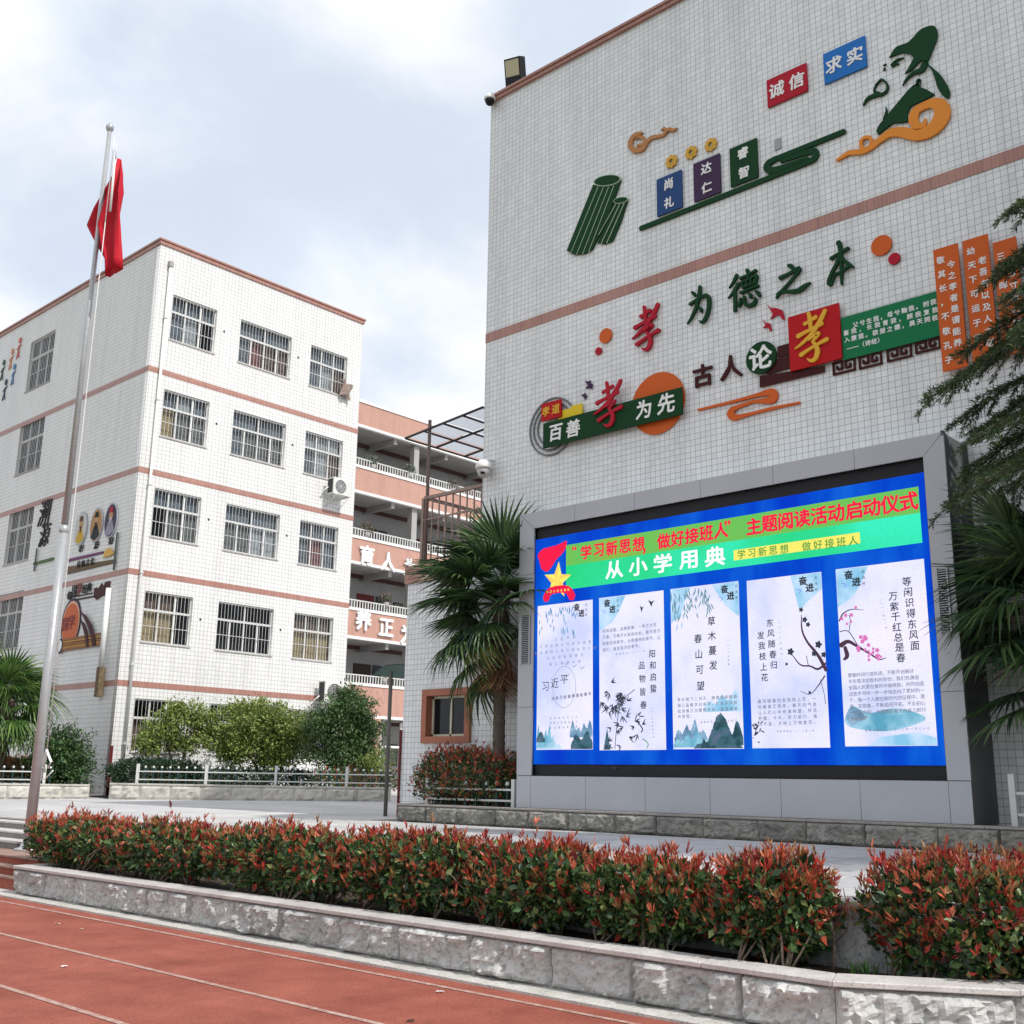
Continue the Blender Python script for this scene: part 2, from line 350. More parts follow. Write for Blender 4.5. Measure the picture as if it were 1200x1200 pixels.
# leaves ---------------------------------------------------------------
def leaf_mesh(name, C, D, N, L, W, col, fold=.25):
    """one mesh of folded pointed leaves. C base points, D unit directions, N unit normals, L, W sizes, col colours"""
    n = len(C); D = D/np.linalg.norm(D, axis=1, keepdims=True)
    S = np.cross(D, N); S /= (np.linalg.norm(S, axis=1, keepdims=True)+1e-9); U = np.cross(S, D)
    L = L[:, None]; W = W[:, None]
    V = np.empty((n, 5, 3)); V[:, 0] = C; V[:, 1] = C+D*L*.5+S*W*.5+U*W*fold; V[:, 2] = C+D*L*.5-S*W*.5+U*W*fold
    V[:, 3] = C+D*L; V[:, 4] = C+D*L*.5
    b = np.arange(n)[:, None]*5
    T = np.concatenate([b+np.array([0, 1, 4]), b+np.array([4, 1, 3]), b+np.array([0, 4, 2]), b+np.array([4, 3, 2])], axis=1).reshape(-1)
    me = bpy.data.meshes.new(name); me.vertices.add(n*5); me.vertices.foreach_set('co', V.astype(np.float32).reshape(-1))
    nf = n*4; me.loops.add(nf*3); me.loops.foreach_set('vertex_index', T.astype(np.int32))
    me.polygons.add(nf); me.polygons.foreach_set('loop_start', np.arange(0, nf*3, 3, dtype=np.int32)); me.polygons.foreach_set('loop_total', np.full(nf, 3, np.int32))
    a = me.attributes.new('tint', 'FLOAT_COLOR', 'POINT'); cc = np.ones((n, 5, 4), np.float32); cc[:, :, :3] = col[:, None, :]
    a.data.foreach_set('color', cc.reshape(-1)); me.update(); me.validate(); me.materials.append(LEAF); return me
def rvec(n): v = RNG.normal(size=(n, 3)); return v/np.linalg.norm(v, axis=1, keepdims=True)
def pick(cols, n, w=None):
    c = np.array(cols); i = RNG.choice(len(c), n, p=w); return c[i]*RNG.uniform(.75, 1.25, (n, 1))

# ================================================================== GROUND, TRACK, PLAZA
def pz(x, y=0): return .782+.017*(x-8.1)
def sheet(name, pts, m, kind='structure', label=None, parent=None):
    me = bpy.data.meshes.new(name); c = sum((Vector(p) for p in pts), Vector())/len(pts)
    me.from_pydata([Vector(p)-c for p in pts], [], [list(range(len(pts)))]); me.update()
    o = link(name, me, Matrix.Translation(c), parent, m)
    return tag(o, label, kind=kind)
def ground_mat(name, c1, c2, scale, bump, bscale, rough=.85, spec=.3, speck=0, stretch=(1, 1, 1), speckcol=(.1, .03, .02), vary=0):
    m = bpy.data.materials.new(name); m.use_nodes = True; t = m.node_tree; b = t.nodes['Principled BSDF']; b.inputs['Roughness'].default_value = rough
    b.inputs['Specular IOR Level'].default_value = spec
    g = t.nodes.new('ShaderNodeNewGeometry'); st = t.nodes.new('ShaderNodeVectorMath'); st.operation = 'MULTIPLY'; st.inputs[1].default_value = stretch
    t.links.new(g.outputs['Position'], st.inputs[0])
    n = t.nodes.new('ShaderNodeTexNoise'); n.inputs['Scale'].default_value = scale; n.inputs['Detail'].default_value = 8; n.inputs['Roughness'].default_value = .68
    t.links.new(st.outputs[0], n.inputs['Vector'])
    r = t.nodes.new('ShaderNodeMapRange'); r.inputs['From Min'].default_value = .32; r.inputs['From Max'].default_value = .68; t.links.new(n.outputs['Fac'], r.inputs['Value'])
    mx = t.nodes.new('ShaderNodeMix'); mx.data_type = 'RGBA'; mx.inputs['A'].default_value = (*c1, 1); mx.inputs['B'].default_value = (*c2, 1)
    t.links.new(r.outputs[0], mx.inputs['Factor']); out = mx.outputs['Result']
    if speck:
        n2 = t.nodes.new('ShaderNodeTexNoise'); n2.inputs['Scale'].default_value = speck; n2.inputs['Detail'].default_value = 2; t.links.new(g.outputs['Position'], n2.inputs['Vector'])
        r2 = t.nodes.new('ShaderNodeMapRange'); r2.inputs['From Min'].default_value = .53; r2.inputs['From Max'].default_value = .66; r2.inputs['To Max'].default_value = .55; t.links.new(n2.outputs['Fac'], r2.inputs['Value'])
        m2 = t.nodes.new('ShaderNodeMix'); m2.data_type = 'RGBA'; t.links.new(out, m2.inputs['A']); m2.inputs['B'].default_value = (*speckcol, 1); t.links.new(r2.outputs[0], m2.inputs['Factor']); out = m2.outputs['Result']
    if vary:
        oi = t.nodes.new('ShaderNodeObjectInfo'); ro = t.nodes.new('ShaderNodeMapRange'); ro.inputs['To Min'].default_value = 1-vary; ro.inputs['To Max'].default_value = 1+vary*.6; t.links.new(oi.outputs['Random'], ro.inputs['Value'])
        sv = t.nodes.new('ShaderNodeVectorMath'); sv.operation = 'SCALE'; t.links.new(out, sv.inputs[0]); t.links.new(ro.outputs[0], sv.inputs['Scale']); out = sv.outputs[0]
    t.links.new(out, b.inputs['Base Color'])
    n3 = t.nodes.new('ShaderNodeTexNoise'); n3.inputs['Scale'].default_value = bscale; n3.inputs['Detail'].default_value = 5; t.links.new(g.outputs['Position'], n3.inputs['Vector'])
    bp = t.nodes.new('ShaderNodeBump'); bp.inputs['Strength'].default_value = bump; bp.inputs['Distance'].default_value = .01
    t.links.new(n3.outputs['Fac'], bp.inputs['Height']); t.links.new(bp.outputs[0], b.inputs['Normal']); MATS[name] = m; return m
M_TRACK = ground_mat('red_running_track', (.225, .056, .036), (.37, .110, .072), 1.3, 1.0, 70, speck=48, speckcol=(.12, .03, .02))
M_LINE = ground_mat('worn_white_line', (.28, .12, .09), (.52, .40, .35), 11, .3, 120, speck=45, speckcol=(.30, .10, .07))
M_CURB = ground_mat('concrete_kerb', (.40, .39, .36), (.58, .56, .52), 4, .5, 60, speck=40, speckcol=(.2, .19, .17))
M_PAVE = ground_mat('pale_granite_paving', (.40, .40, .40), (.62, .605, .585), 1.1, .2, 90, rough=.55, stretch=(1, .35, 1), speck=60, speckcol=(.28, .28, .27), vary=.14)
M_SOIL = ground_mat('dark_soil', (.03, .022, .016), (.07, .05, .035), 12, 1, 40)
M_EARTH = ground_mat('bare_ground', (.20, .19, .17), (.30, .28, .25), .5, .3, 10)
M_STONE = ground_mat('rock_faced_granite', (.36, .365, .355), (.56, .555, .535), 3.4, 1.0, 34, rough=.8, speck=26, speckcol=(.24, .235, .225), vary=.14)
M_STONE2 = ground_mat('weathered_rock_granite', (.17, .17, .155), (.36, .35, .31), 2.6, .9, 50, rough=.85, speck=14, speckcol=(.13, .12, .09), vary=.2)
M_COPE = ground_mat('granite_coping', (.46, .43, .41), (.62, .59, .56), 5, .25, 120, rough=.6, speck=60, speckcol=(.30, .28, .27), vary=.1)
M_MARBLE = ground_mat('grey_marble_panel', (.07, .08, .085), (.46, .46, .45), 2.4, .15, 20, rough=.4, stretch=(1.6, 1.6, .6), speck=30, speckcol=(.06, .06, .05), vary=.3)
M_STEP = ground_mat('dark_granite_riser', (.17, .165, .15), (.26, .25, .235), 3, .3, 60)
M_STEPB = ground_mat('brown_step_edge', (.24, .15, .12), (.34, .23, .19), 4, .3, 60)

sheet('ground', [(-900, -900, -.012), (900, -900, -.012), (900, 900, -.012), (-900, 900, -.012)], M_EARTH)
sheet('running_track', [(-1.0, -50, 0), (6.80, -50, 0), (6.80, 60, 0), (-1.0, 60, 0)], M_TRACK)
sheet('playing_field', [(-70, -50, -.002), (-1.002, -50, -.002), (-1.002, 60, -.002), (-70, 60, -.002)], ground_mat('artificial_turf', (.045, .10, .035), (.08, .15, .05), 3, .8, 150))
for k, x in enumerate((6.56, 5.30, 4.08, 2.86, 1.64)):
    sheet('track_line', [(x-.028, -50, .004), (x+.028, -50, .004), (x+.028, 60, .004), (x-.028, 60, .004)], M_LINE)
o = MB().box((6.80, -50, -.01), (7.3, 60, .02)).build('kerb_strip', M_CURB, origin=(7, 0, 0)); tag(o, kind='structure')
# plaza sheets
def edge_x(y):
    if y < 6: return 7.9
    if y < 14: return 7.9+(y-6)/8*1.45
    return 9.35
ys = [-30, 0, 3, 6, 8, 10, 12, 14, 20, 40, 120]
pts = [(edge_x(y), y, pz(edge_x(y))-.012) for y in ys]+[(120, 120, pz(120)-.012), (120, -30, pz(120)-.012)]
plaza = sheet('plaza', pts, M_EARTH)
def pave_far(x0, x1, y0, y1, me_m=None):
    sheet('paving', [(x0, y0, pz(x0)), (x1, y0, pz(x1)), (x1, y1, pz(x1)), (x0, y1, pz(x0))], M_PJ, parent=None)
M_PJ = ground_mat('jointed_paving', (.40, .40, .41), (.60, .585, .57), .8, .2, 90, rough=.55, stretch=(1, .35, 1))
t = M_PJ.node_tree; b = t.nodes['Principled BSDF']; src = b.inputs['Base Color'].links[0].from_socket
g = t.nodes.new('ShaderNodeNewGeometry'); br = t.nodes.new('ShaderNodeTexBrick'); br.offset = 0; t.links.new(g.outputs['Position'], br.inputs['Vector'])
br.inputs['Scale'].default_value = 1; br.inputs['Brick Width'].default_value = .9; br.inputs['Row Height'].default_value = .9; br.inputs['Mortar Size'].default_value = .012
mxx = t.nodes.new('ShaderNodeMix'); mxx.data_type = 'RGBA'; t.links.new(src, mxx.inputs['A']); mxx.inputs['B'].default_value = (.16, .155, .15, 1)
t.links.new(br.outputs['Fac'], mxx.inputs['Factor']); t.links.new(mxx.outputs['Result'], b.inputs['Base Color'])
# near slabs one by one, the farther paving as one jointed sheet
slab0 = MB().box((.007, .007, -.03), (.893, .893, 0)).mesh('paving_slab')
slab0.materials.append(M_PAVE)
SLOPE = Matrix.Rotation(-math.atan(.017), 4, 'Y')
for i in range(8):
    for j in range(20):
        x = 7.9+.9*i; y = 2.0+.9*j
        if x < edge_x(y+.9)-.01 or x > 13.0 and y < 15.2: continue
        o = bpy.data.objects.new('paving_slab', slab0); COL.objects.link(o); o.parent = plaza
        setm(o, Matrix.Translation((x, y, pz(x)+random.uniform(-.001, .001))) @ SLOPE, plaza)
pave_far(15.104, 60, 2, 60); pave_far(9.36, 15.10, 20.004, 60); pave_far(7.9, 13.4, -12, 1.998)

# ================================================================== ROCK-FACED STONES
def rock_block(w, h, d, seed, amp=.045, nx=18, nz=10, margin=.03):
    """block in local coords: x along 0..w, z 0..h, front face towards -y at 0, broken face bulging out; body to +d"""
    V = []; F_ = []
    for j in range(nz+1):
        for i in range(nx+1):
            x = w*i/nx; z = h*j/nz
            e = min(x, w-x, z*1.0, (h-z))
            k = min(1, max(0, (e-.004)/margin))
            p = Vector((x*5+seed*7.3, z*5+seed*3.1, seed))
            q = p+Vector((noise.noise(p*1.1+Vector((5, 0, 0))), 0, noise.noise(p*1.1+Vector((0, 9, 0)))))*.8
            a = noise.noise(q*.7)*.9+abs(noise.noise(q*1.6))*1.1+abs(noise.noise(q*3.6))*.45+noise.noise(p*8)*.22+.25*(z/h-.5)
            y = -(k**.7)*amp*(.55+a)
            V.append((min(max(x, .003), w-.003), y, z))
    for j in range(nz):
        for i in range(nx):
            q = j*(nx+1)+i; F_.append((q, q+1, q+nx+2, q+nx+1))
    n = len(V); V += [(0.003, d, 0), (w-.003, d, 0), (w-.003, d, h), (.003, d, h)]
    a, b_, c, e = 0, nx, nz*(nx+1)+nx, nz*(nx+1)
    F_ += [[a, n, n+1, b_][::1], [c, n+2, n+3, e]]
    F_ += [[j*(nx+1) for j in range(nz, -1, -1)]+[n, n+3], [j*(nx+1)+nx for j in range(nz+1)]+[n+2, n+1]]
    me = bpy.data.meshes.new('stone'); me.from_pydata(V, [], F_); me.update(); return me
def stone_run(root, p0, p1, z0, z1, lens, m, seed0=0, amp=.045, zfun=None, coarse=False, depth=.18):
    """stones laid end to end from p0 to p1 (left to right seen from the front)"""
    p0 = Vector((*p0, 0)); p1 = Vector((*p1, 0)); d = (p1-p0); L = d.length; d.normalize(); s = 0; k = 0
    rot = math.atan2(d.y, d.x)
    while s < L-.02:
        w = min(lens[k % len(lens)], L-s)
        if L-s-w < .12: w = L-s
        q = p0+d*s; zb = zfun(q.x) if zfun else z0; h = z1-zb
        me = rock_block(w, h, depth, seed0+k*1.37, amp*random.uniform(.8, 1.25), *((9, 5) if coarse else (30, 14)))
        me.polygons.foreach_set('use_smooth', [False]*len(me.polygons))
        link('stone', me, Matrix.Translation((q.x, q.y, zb)) @ Matrix.Rotation(rot, 4, 'Z'), root, m); s += w; k += 1
def coping_run(root, pts_out, pts_in, z0, z1, step, m):
    """coping slabs between an outer and an inner line of the same number of points"""
    for a in range(len(pts_out)-1):
        o0, o1, i0, i1 = [Vector((*p, 0)) for p in (pts_out[a], pts_out[a+1], pts_in[a], pts_in[a+1])]
        n = max(1, round((o1-o0).length/step))
        for k in range(n):
            g = .002/max((o1-o0).length, .1)
            ta, tb = k/n+g, (k+1)/n-g
            P = [o0.lerp(o1, ta), o0.lerp(o1, tb), i0.lerp(i1, tb), i0.lerp(i1, ta)]; c = sum(P, Vector())/4
            me = MB(); me.add([(p.x-c.x, p.y-c.y, z0) for p in P]+[(p.x-c.x, p.y-c.y, z1) for p in P], [(3, 2, 1, 0), (4, 5, 6, 7), (0, 1, 5, 4), (1, 2, 6, 5), (2, 3, 7, 6), (3, 0, 4, 7)])
            o = link('coping_slab', me.mesh('coping_slab'), Matrix.Translation((c.x, c.y, 0)), root, m); bevel(o, .006)

front = empty('stone_planter', (7.1, 9, 0), 'long low planter of rock-faced granite blocks along the red running track', 'planter')
A = (7.06, 15.45); B = (7.10, 3.62); C_ = (7.66, 2.68); D_ = (9.6, 2.35); A2 = (8.0, 15.75)
stone_run(front, A, B, .02, .335, [.86, .80, .92, .83, .88], M_STONE, 1, amp=.07)
stone_run(front, B, C_, .02, .335, [1.2], M_STONE, 41, amp=.07)
stone_run(front, C_, D_, .02, .335, [.9, .85], M_STONE, 51, amp=.07)
stone_run(front, A2, A, .02, .335, [.98], M_STONE, 61, amp=.05)
off = .035
coping_run(front, [(8.0, 15.79), (6.985, 15.49), (7.025, 3.60), (7.60, 2.62), (9.6, 2.31)],
           [(8.0, 15.52), (7.29, 15.25), (7.33, 3.72), (7.80, 2.92), (9.6, 2.62)], .337, .375, 1.0, M_COPE)
sheet('planter_soil', [(7.2, 15.4, .32), (7.2, 3.6, .32), (7.75, 2.8, .32), (9.5, 2.5, .32), (9.5, 15.5, .32)], M_SOIL)
# plaza retaining wall behind the hedge
rw = empty('retaining_wall', (7.9, 9, .3), 'dark streaked marble-clad retaining wall holding up the plaza behind the red hedge', 'wall')
yy = [3.0, 3.62, 4.30, 5.2]+[5.2+.95*k for k in range(1, 12)]
for a, b_ in zip(yy, yy[1:]):
    xa, xb = edge_x(a), edge_x(b_); P = [(xa, a+.003), (xb, b_-.003), (xb+.1, b_-.003), (xa+.1, a+.003)]; z1 = pz(8)-.045
    MB().add([(p[0], p[1], .1) for p in P]+[(p[0], p[1], z1) for p in P], [(3, 2, 1, 0), (4, 5, 6, 7), (0, 1, 5, 4), (1, 2, 6, 5), (2, 3, 7, 6), (3, 0, 4, 7)]).build('marble_panel', M_MARBLE, rw)
    P = [(xa-.025, a+.002), (xb-.025, b_-.002), (xb+.34, b_-.002), (xa+.34, a+.002)]
    MB().add([(p[0], p[1], z1+.002) for p in P]+[(p[0], p[1], pz(p[0])+.004) for p in P], [(3, 2, 1, 0), (4, 5, 6, 7), (0, 1, 5, 4), (1, 2, 6, 5), (2, 3, 7, 6), (3, 0, 4, 7)]).build('edge_slab', M_COPE, rw)
# steps at the left
st = empty('entrance_steps', (8, 22, 0), 'flight of steps up to the plaza, red lower steps and grey granite upper ones', 'steps')
xs_ = [7.18, 7.29, 7.49, 8.15, 8.55, 8.93, 9.27]; zs_ = [.187, .305, .42, .53, .64, .755, pz(9.3)]
for k, (x, z) in enumerate(zip(xs_, zs_)):
    y0 = 15.8 if k < 3 else 18.0; z0 = 0 if k == 0 else zs_[k-1]
    x1 = 9.36 if k > 2 else 9.36
    MB().box((x, y0, (z0-.0 if k else .0)+.001), (x1, 45, z-.032)).build('riser_block', M_TRACK if k < 3 else M_STEP, st)
    xn = (xs_[k+1]+.02 if k < 6 else 9.36)
    bevel(MB().box((x-.02, y0-.01, z-.03), (xn-.003 if k < 6 else 9.355, 45, z)).build('tread', M_STEPB if k < 3 else M_COPE, st), .005)

# ================================================================== PHOTINIA HEDGE
GREENS = [(.020, .055, .020), (.042, .098, .028), (.09, .16, .042), (.22, .27, .09)]
REDS = [(.42, .042, .028), (.36, .070, .034), (.22, .026, .028), (.50, .14, .07), (.30, .15, .055)]
WOOD = mat('pale_bark', (.22, .17, .13), .9, noise_amt=.3, noise_scale=20, bump=.5)
DWOOD = mat('dark_bark', (.07, .05, .04), .9, noise_amt=.3, noise_scale=20, bump=.5)
def bush(name, c, r, n, shoots, label, cat='shrub', group=None, green=GREENS, red=REDS, L=.075, pw=3.2, stems=5, ground=None, redside=.12, seed=0, gw=None):
    c = np.array(c, float); r = np.array(r, float); gz = ground if ground is not None else c[2]-r[2]
    root = empty(name, (c[0], c[1], gz), label, cat, group)
    def surf(k):
        d = rvec(k); s = (np.abs(d)**pw).sum(1)**(-1/pw)
        lump = np.array([noise.noise(Vector((v[0]*2.1+c[0]*3, v[1]*2.1+c[1]*3, v[2]*2.1+seed))) for v in d*s[:, None]*r/.45])
        lump2 = np.array([noise.noise(Vector((v[0]*6+c[0]*5, v[1]*6+c[1]*5, v[2]*6+seed))) for v in d*s[:, None]*r/.45])
        return d, s*(1+.26*lump+.16*lump2)
    d, s = surf(n); depth = 1-np.abs(RNG.normal(0, .20, n)).clip(0, .7)
    P = c+d*(s*depth)[:, None]*r; P[:, 2] = np.maximum(P[:, 2], gz+.06)
    Dv = d*.7+rvec(n)*.9+np.array([0, 0, .35]); N = d+rvec(n)*.6
    col = pick(green, n, gw if gw is not None else ([.36, .32, .22, .10] if len(green) == 4 else None)); isr = RNG.random(n) < redside; col[isr] = pick(red, isr.sum())
    Ls = RNG.uniform(.45, 1.25, n)*L; parts = [(P, Dv, N, Ls, Ls*RNG.uniform(.42, .58, n), col)]
    # young shoots
    if shoots:
        d, s = surf(shoots*2); keep = d[:, 2] > RNG.uniform(-.75, .9, shoots*2); d, s = d[keep][:shoots], s[keep][:shoots]; m_ = len(d)
        base = c+d*s[:, None]*r*RNG.uniform(.93, 1.04, (m_, 1)); base[:, 2] += (d[:, 2] > .3)*RNG.exponential(.03, m_)
        ax = d*.6+np.array([0, 0, 1.0]); ax /= np.linalg.norm(ax, axis=1, keepdims=True); sc = pick(red, m_)
        for q in range(6):
            v = ax+rvec(m_)*.62; Lq = RNG.uniform(.6, 1.1, m_)*L
            parts.append((base+ax*(q*.009), v, rvec(m_), Lq*RNG.uniform(.7, 1.15, m_), Lq*.23, sc*RNG.uniform(.8, 1.25, (m_, 1))))
    arr = [np.concatenate([p[i] for p in parts]) for i in range(6)]
    org = np.array(WMX[root.name].translation)
    me = leaf_mesh('foliage', arr[0]-org, arr[1], arr[2], arr[3], arr[4], arr[5])
    o = link('foliage', me, WMX[root.name], root); tag(o, kind='stuff')
    if stems:
        mb = MB()
        for k in range(stems):
            a = random.uniform(0, 6.28); b0 = Vector((c[0]+random.uniform(-.9, .5)*r[0], c[1]+random.uniform(-.7, .7)*r[1], gz-.02))
            for q in range(3):
                e = Vector((c[0]+random.uniform(-.9, .9)*r[0], b0.y+random.uniform(-.5, .5)*r[1], c[2]+random.uniform(-.2, .8)*r[2]))
                mid = b0.lerp(e, .5)+Vector((random.uniform(-.05, .05), random.uniform(-.05, .05), .05))
                mb.tube([b0, mid, e], [.011, .008, .003], 5)
        tag(mb.build('stems', WOOD, root), kind='stuff')
    return root
HX = 7.66
hb = [(50, 140, .94, 'leftmost clump of the red-tipped photinia hedge, beside the flagpole'), (140, 262, .95, 'red photinia clump second from the left, ending at a narrow gap in the hedge'),
      (266, 420, .98, 'photinia clump just right of the narrow gap, with tall red tips'), (420, 560, 1.01, 'dense photinia clump in the middle of the hedge with bright red crown'),
      (560, 702, 1.0, 'photinia clump below the left end of the video screen, orange-red tips'), (700, 832, .93, 'greener, lower photinia clump below the middle of the video screen'),
      (834, 966, 1.0, 'photinia clump left of the gap with the bare stem, dark below and red on top')]
for k, (x0, x1, top, lab) in enumerate(hb):
    ya, yb = onX(x0, 1000, HX).y, onX(x1, 1000, HX).y; cy = (ya+yb)/2; ry = abs(ya-yb)/2*(1.02 if k < 6 else .93)
    g_ = 'photinia clumps of the red-tipped hedge'
    n = int(3800+3000*ry)
    z0 = .42; bush('photinia_bush', (HX+.03, cy, (z0+top)/2), (.40, ry, (top-z0)/2), n, int(215+155*ry), lab, 'shrub', g_, ground=.32, L=.088, seed=k*3, stems=9,
                   redside=.10 if k != 5 else .04, gw=[.30, .32, .24, .14] if k in (2, 5) else None)
bush('photinia_bush', (8.12, 3.16, .69), (.42, .60, .36), 7500, 560, 'large photinia bush at the right end of the planter with bright red top', 'shrub', 'photinia clumps of the red-tipped hedge', ground=.32, L=.08, seed=31, stems=9)
bush('photinia_bush', (8.9, 2.55, .72), (.5, .5, .40), 4500, 420, 'photinia bush at the right edge of the view behind the planter corner', 'shrub', 'photinia clumps of the red-tipped hedge', ground=.32, L=.08, seed=37, stems=5)
# nearly bare stem in the gap
bs = empty('bare_shrub', (7.60, 3.86, .32), 'thin almost leafless shrub stem in the gap of the hedge', 'shrub')
S = lambda x, y: onX(x, y, 7.60)
mb = MB()
mb.tube([S(975, 1142), S(977, 1120), S(978, 1100), S(976, 1080)], [.013, .011, .009, .006], 6)
for q in ([(978, 1105), (992, 1092), (996, 1072), (990, 1050), (988, 1040)], [(977, 1095), (968, 1080), (958, 1068), (948, 1052)], [(976, 1085), (985, 1068), (980, 1052), (972, 1036)], [(977, 1090), (986, 1072), (990, 1058)], [(976, 1082), (966, 1060), (960, 1040)]):
    mb.tube([S(*p) for p in q], [.007]+[.004]*(len(q)-2)+[.002], 5)
mb.build('stems', DWOOD, bs)
pts = [S(x, y) for x, y in ((966, 1078), (968, 1070), (972, 1076), (958, 1082), (955, 1090), (957, 1098), (974, 1072), (962, 1062))]
n = 70; P = np.array([list(pts[i % len(pts)]) for i in range(n)])+RNG.normal(0, .018, (n, 3))
col = pick(REDS, n); gi = np.array([i % len(pts) in (3, 4, 5) for i in range(n)]); col[gi] = pick(GREENS[1:], gi.sum())
me = leaf_mesh('leaves', P-np.array([7.60, 3.86, .32]), rvec(n)+np.array([0, 0, .8]), rvec(n), RNG.uniform(.03, .06, n), RNG.uniform(.012, .02, n), col)
tag(link('leaves', me, WMX[bs.name], bs), kind='stuff')
n = 60; P = np.stack([RNG.uniform(7.62, 7.75, n), RNG.uniform(3.62, 3.80, n), np.full(n, .32)], 1)
gt = empty('grass_tuft', (7.68, 3.7, .32), 'small tuft of green blades in the soil of the hedge gap', 'grass')
me = leaf_mesh('blades', P-np.array([7.68, 3.7, .32]), rvec(n)*.5+np.array([0, 0, 1]), rvec(n), RNG.uniform(.06, .14, n), np.full(n, .012), pick([(.05, .12, .03), (.08, .16, .04)], n)); tag(link('blades', me, WMX[gt.name], gt), kind='stuff')
# litter on the track
for (x, y, s, lab, c) in ((75, 1133, .03, 'small crumpled white paper scrap on the track near its left edge', (.7, .7, .68)), (515, 1163, .034, 'torn white paper scrap on the track in the middle foreground', (.75, .75, .73)),
                          (67, 1083, .03, 'tiny pale leaf on the track by the inner white line', (.6, .5, .42)), (96, 1089, .028, 'pale curled leaf fleck on the red track', (.6, .52, .45)), (481, 1197, .03, 'dark brown leaf lying on the track at the bottom of the view', (.05, .03, .02))):
    p = onZ(x, y, .004); me = bpy.data.meshes.new('scrap'); V = []
    for j in range(4):
        for i in range(5): V.append(((i-2)*s*.5+random.uniform(-.3, .3)*s*.4, (j-1.5)*s*.3+random.uniform(-.3, .3)*s*.3, random.uniform(0, .35)*s))
    me.from_pydata(V, [], [(j*5+i, j*5+i+1, j*5+i+6, j*5+i+5) for j in range(3) for i in range(4)])
    tag(link('litter', me, Matrix.Translation(p+Vector((0, 0, .002))) @ Matrix.Rotation(random.uniform(0, 3), 4, 'Z'), None, mat('litter_'+str(x), c, .8)), lab, 'litter')

# ================================================================== TALL BUILDING WITH THE WALL ART
XW = 14.42; FW = frame_x(XW); W = px(XW)
tall = empty('tall_building', (XW, 4, .9), 'tall windowless white-tiled wall carrying the coloured characters and the video screen', 'building')
YC = 14.03; ROOF = 15.14
def wall_box(name, root, a, b, m): return MB().box(a, b).build(name, m, root)
# main block with an opening for the red-framed window on the right
wy0, wy1, wz0, wz1 = 2.1, 3.55, 4.1, 6.0
for (ya, yb, za, zb) in ((wy1, YC, .7, ROOF), (-14, wy0, .7, ROOF), (wy0, wy1, .7, wz0), (wy0, wy1, wz1, ROOF)):
    wall_box('wall', tall, (XW, ya, za), (XW+.3, yb, zb), T_MAIN)
wall_box('wall', tall, (XW+.3, YC-.3, .7), (XW+14, YC, ROOF), T_MAIN)
wall_box('wall', tall, (XW+13.7, -14, .7), (XW+14, YC-.3, ROOF), T_MAIN)
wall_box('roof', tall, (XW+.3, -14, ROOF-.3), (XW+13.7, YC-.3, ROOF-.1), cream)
wall_box('brick_band', tall, (XW-.012, -14, 9.865), (XW+.0, YC, 10.055), T_BAND)
bx = MB().box((XW-.06, -14, ROOF), (XW+.3, YC+.05, ROOF+.075)).box((XW-.09, -14, ROOF+.077), (XW+.3, YC+.08, ROOF+.13)).box((XW+.302, YC-.3, ROOF), (XW+14, YC+.05, ROOF+.075)).box((XW+.302, YC-.3, ROOF+.077), (XW+14, YC+.08, ROOF+.13))
bx.build('roof_coping', T_BAND, tall)
wf = MB()
for a, b_ in (((XW-.04, wy0-.16, wz1), (XW+.1, wy1+.16, wz1+.16)), ((XW-.04, wy0-.16, wz0-.16), (XW+.1, wy1+.16, wz0)), ((XW-.04, wy0-.16, wz0), (XW+.1, wy0, wz1)), ((XW-.04, wy1, wz0), (XW+.1, wy1+.16, wz1))): wf.box(a, b_)
RED_FR = mat('red_brown_surround', (.36, .14, .09), .6, noise_amt=.15, noise_scale=4)
win = wf.build('window', RED_FR, tall)
MB().box((XW+.16, wy0, wz0), (XW+.18, wy1, wz1)).build('pane', glass, win)
fr = MB(); 
for y in (wy0+.03, (wy0+wy1)/2, wy1-.03): fr.box((XW+.12, y-.025, wz0), (XW+.158, y+.025, wz1))
fr.box((XW+.12, wy0+.056, wz0), (XW+.157, wy1-.056, wz0+.05)).box((XW+.12, wy0+.056, wz1-.05), (XW+.157, wy1-.056, wz1)); fr.build('frame', alu, win)

# annex with roof terrace
annex = empty('annex', (XW, 15.5, .9), 'low white-tiled annex with a red-brown framed window and a roof terrace', 'building')
YA = 16.02; AZ = 5.65
p0 = W(498, 810); p1 = W(551, 869)
ay1, ay0, az1, az0 = -p0[0], -p1[0], p0[1], p1[1]
for (ya, yb, za, zb) in ((YC+.002, ay0, .7, 5.32), (ay1, YA, .7, 5.32), (ay0, ay1, .7, az0), (ay0, ay1, az1, 5.32)):
    wall_box('wall', annex, (XW+.002, ya, za), (XW+.26, yb, zb), T_MAIN)
wall_box('wall', annex, (XW+.26, YA-.26, .7), (XW+9, YA, 5.32), T_MAIN)
wall_box('roof_band', annex, (XW-.05, YC+.002, 5.322), (XW+9, YA+.05, AZ), T_BAND)
o = MB()
for a, b_ in (((XW-.06, ay0-.02, az1-.10), (XW+.14, ay1+.02, az1+.02)), ((XW-.06, ay0-.02, az0-.02), (XW+.14, ay1+.02, az0+.10)), ((XW-.06, ay0-.02, az0+.101), (XW+.14, ay0+.11, az1-.101)), ((XW-.06, ay1-.11, az0+.101), (XW+.14, ay1+.02, az1-.101))): o.box(a, b_)
win = o.build('window', RED_FR, annex)
o = MB(); yi0, yi1, zi0, zi1 = ay0+.11, ay1-.11, az0+.10, az1-.10
for y in (yi0+.02, (yi0+yi1)/2, yi1-.02): o.box((XW+.10, y-.022, zi0), (XW+.138, y+.022, zi1))
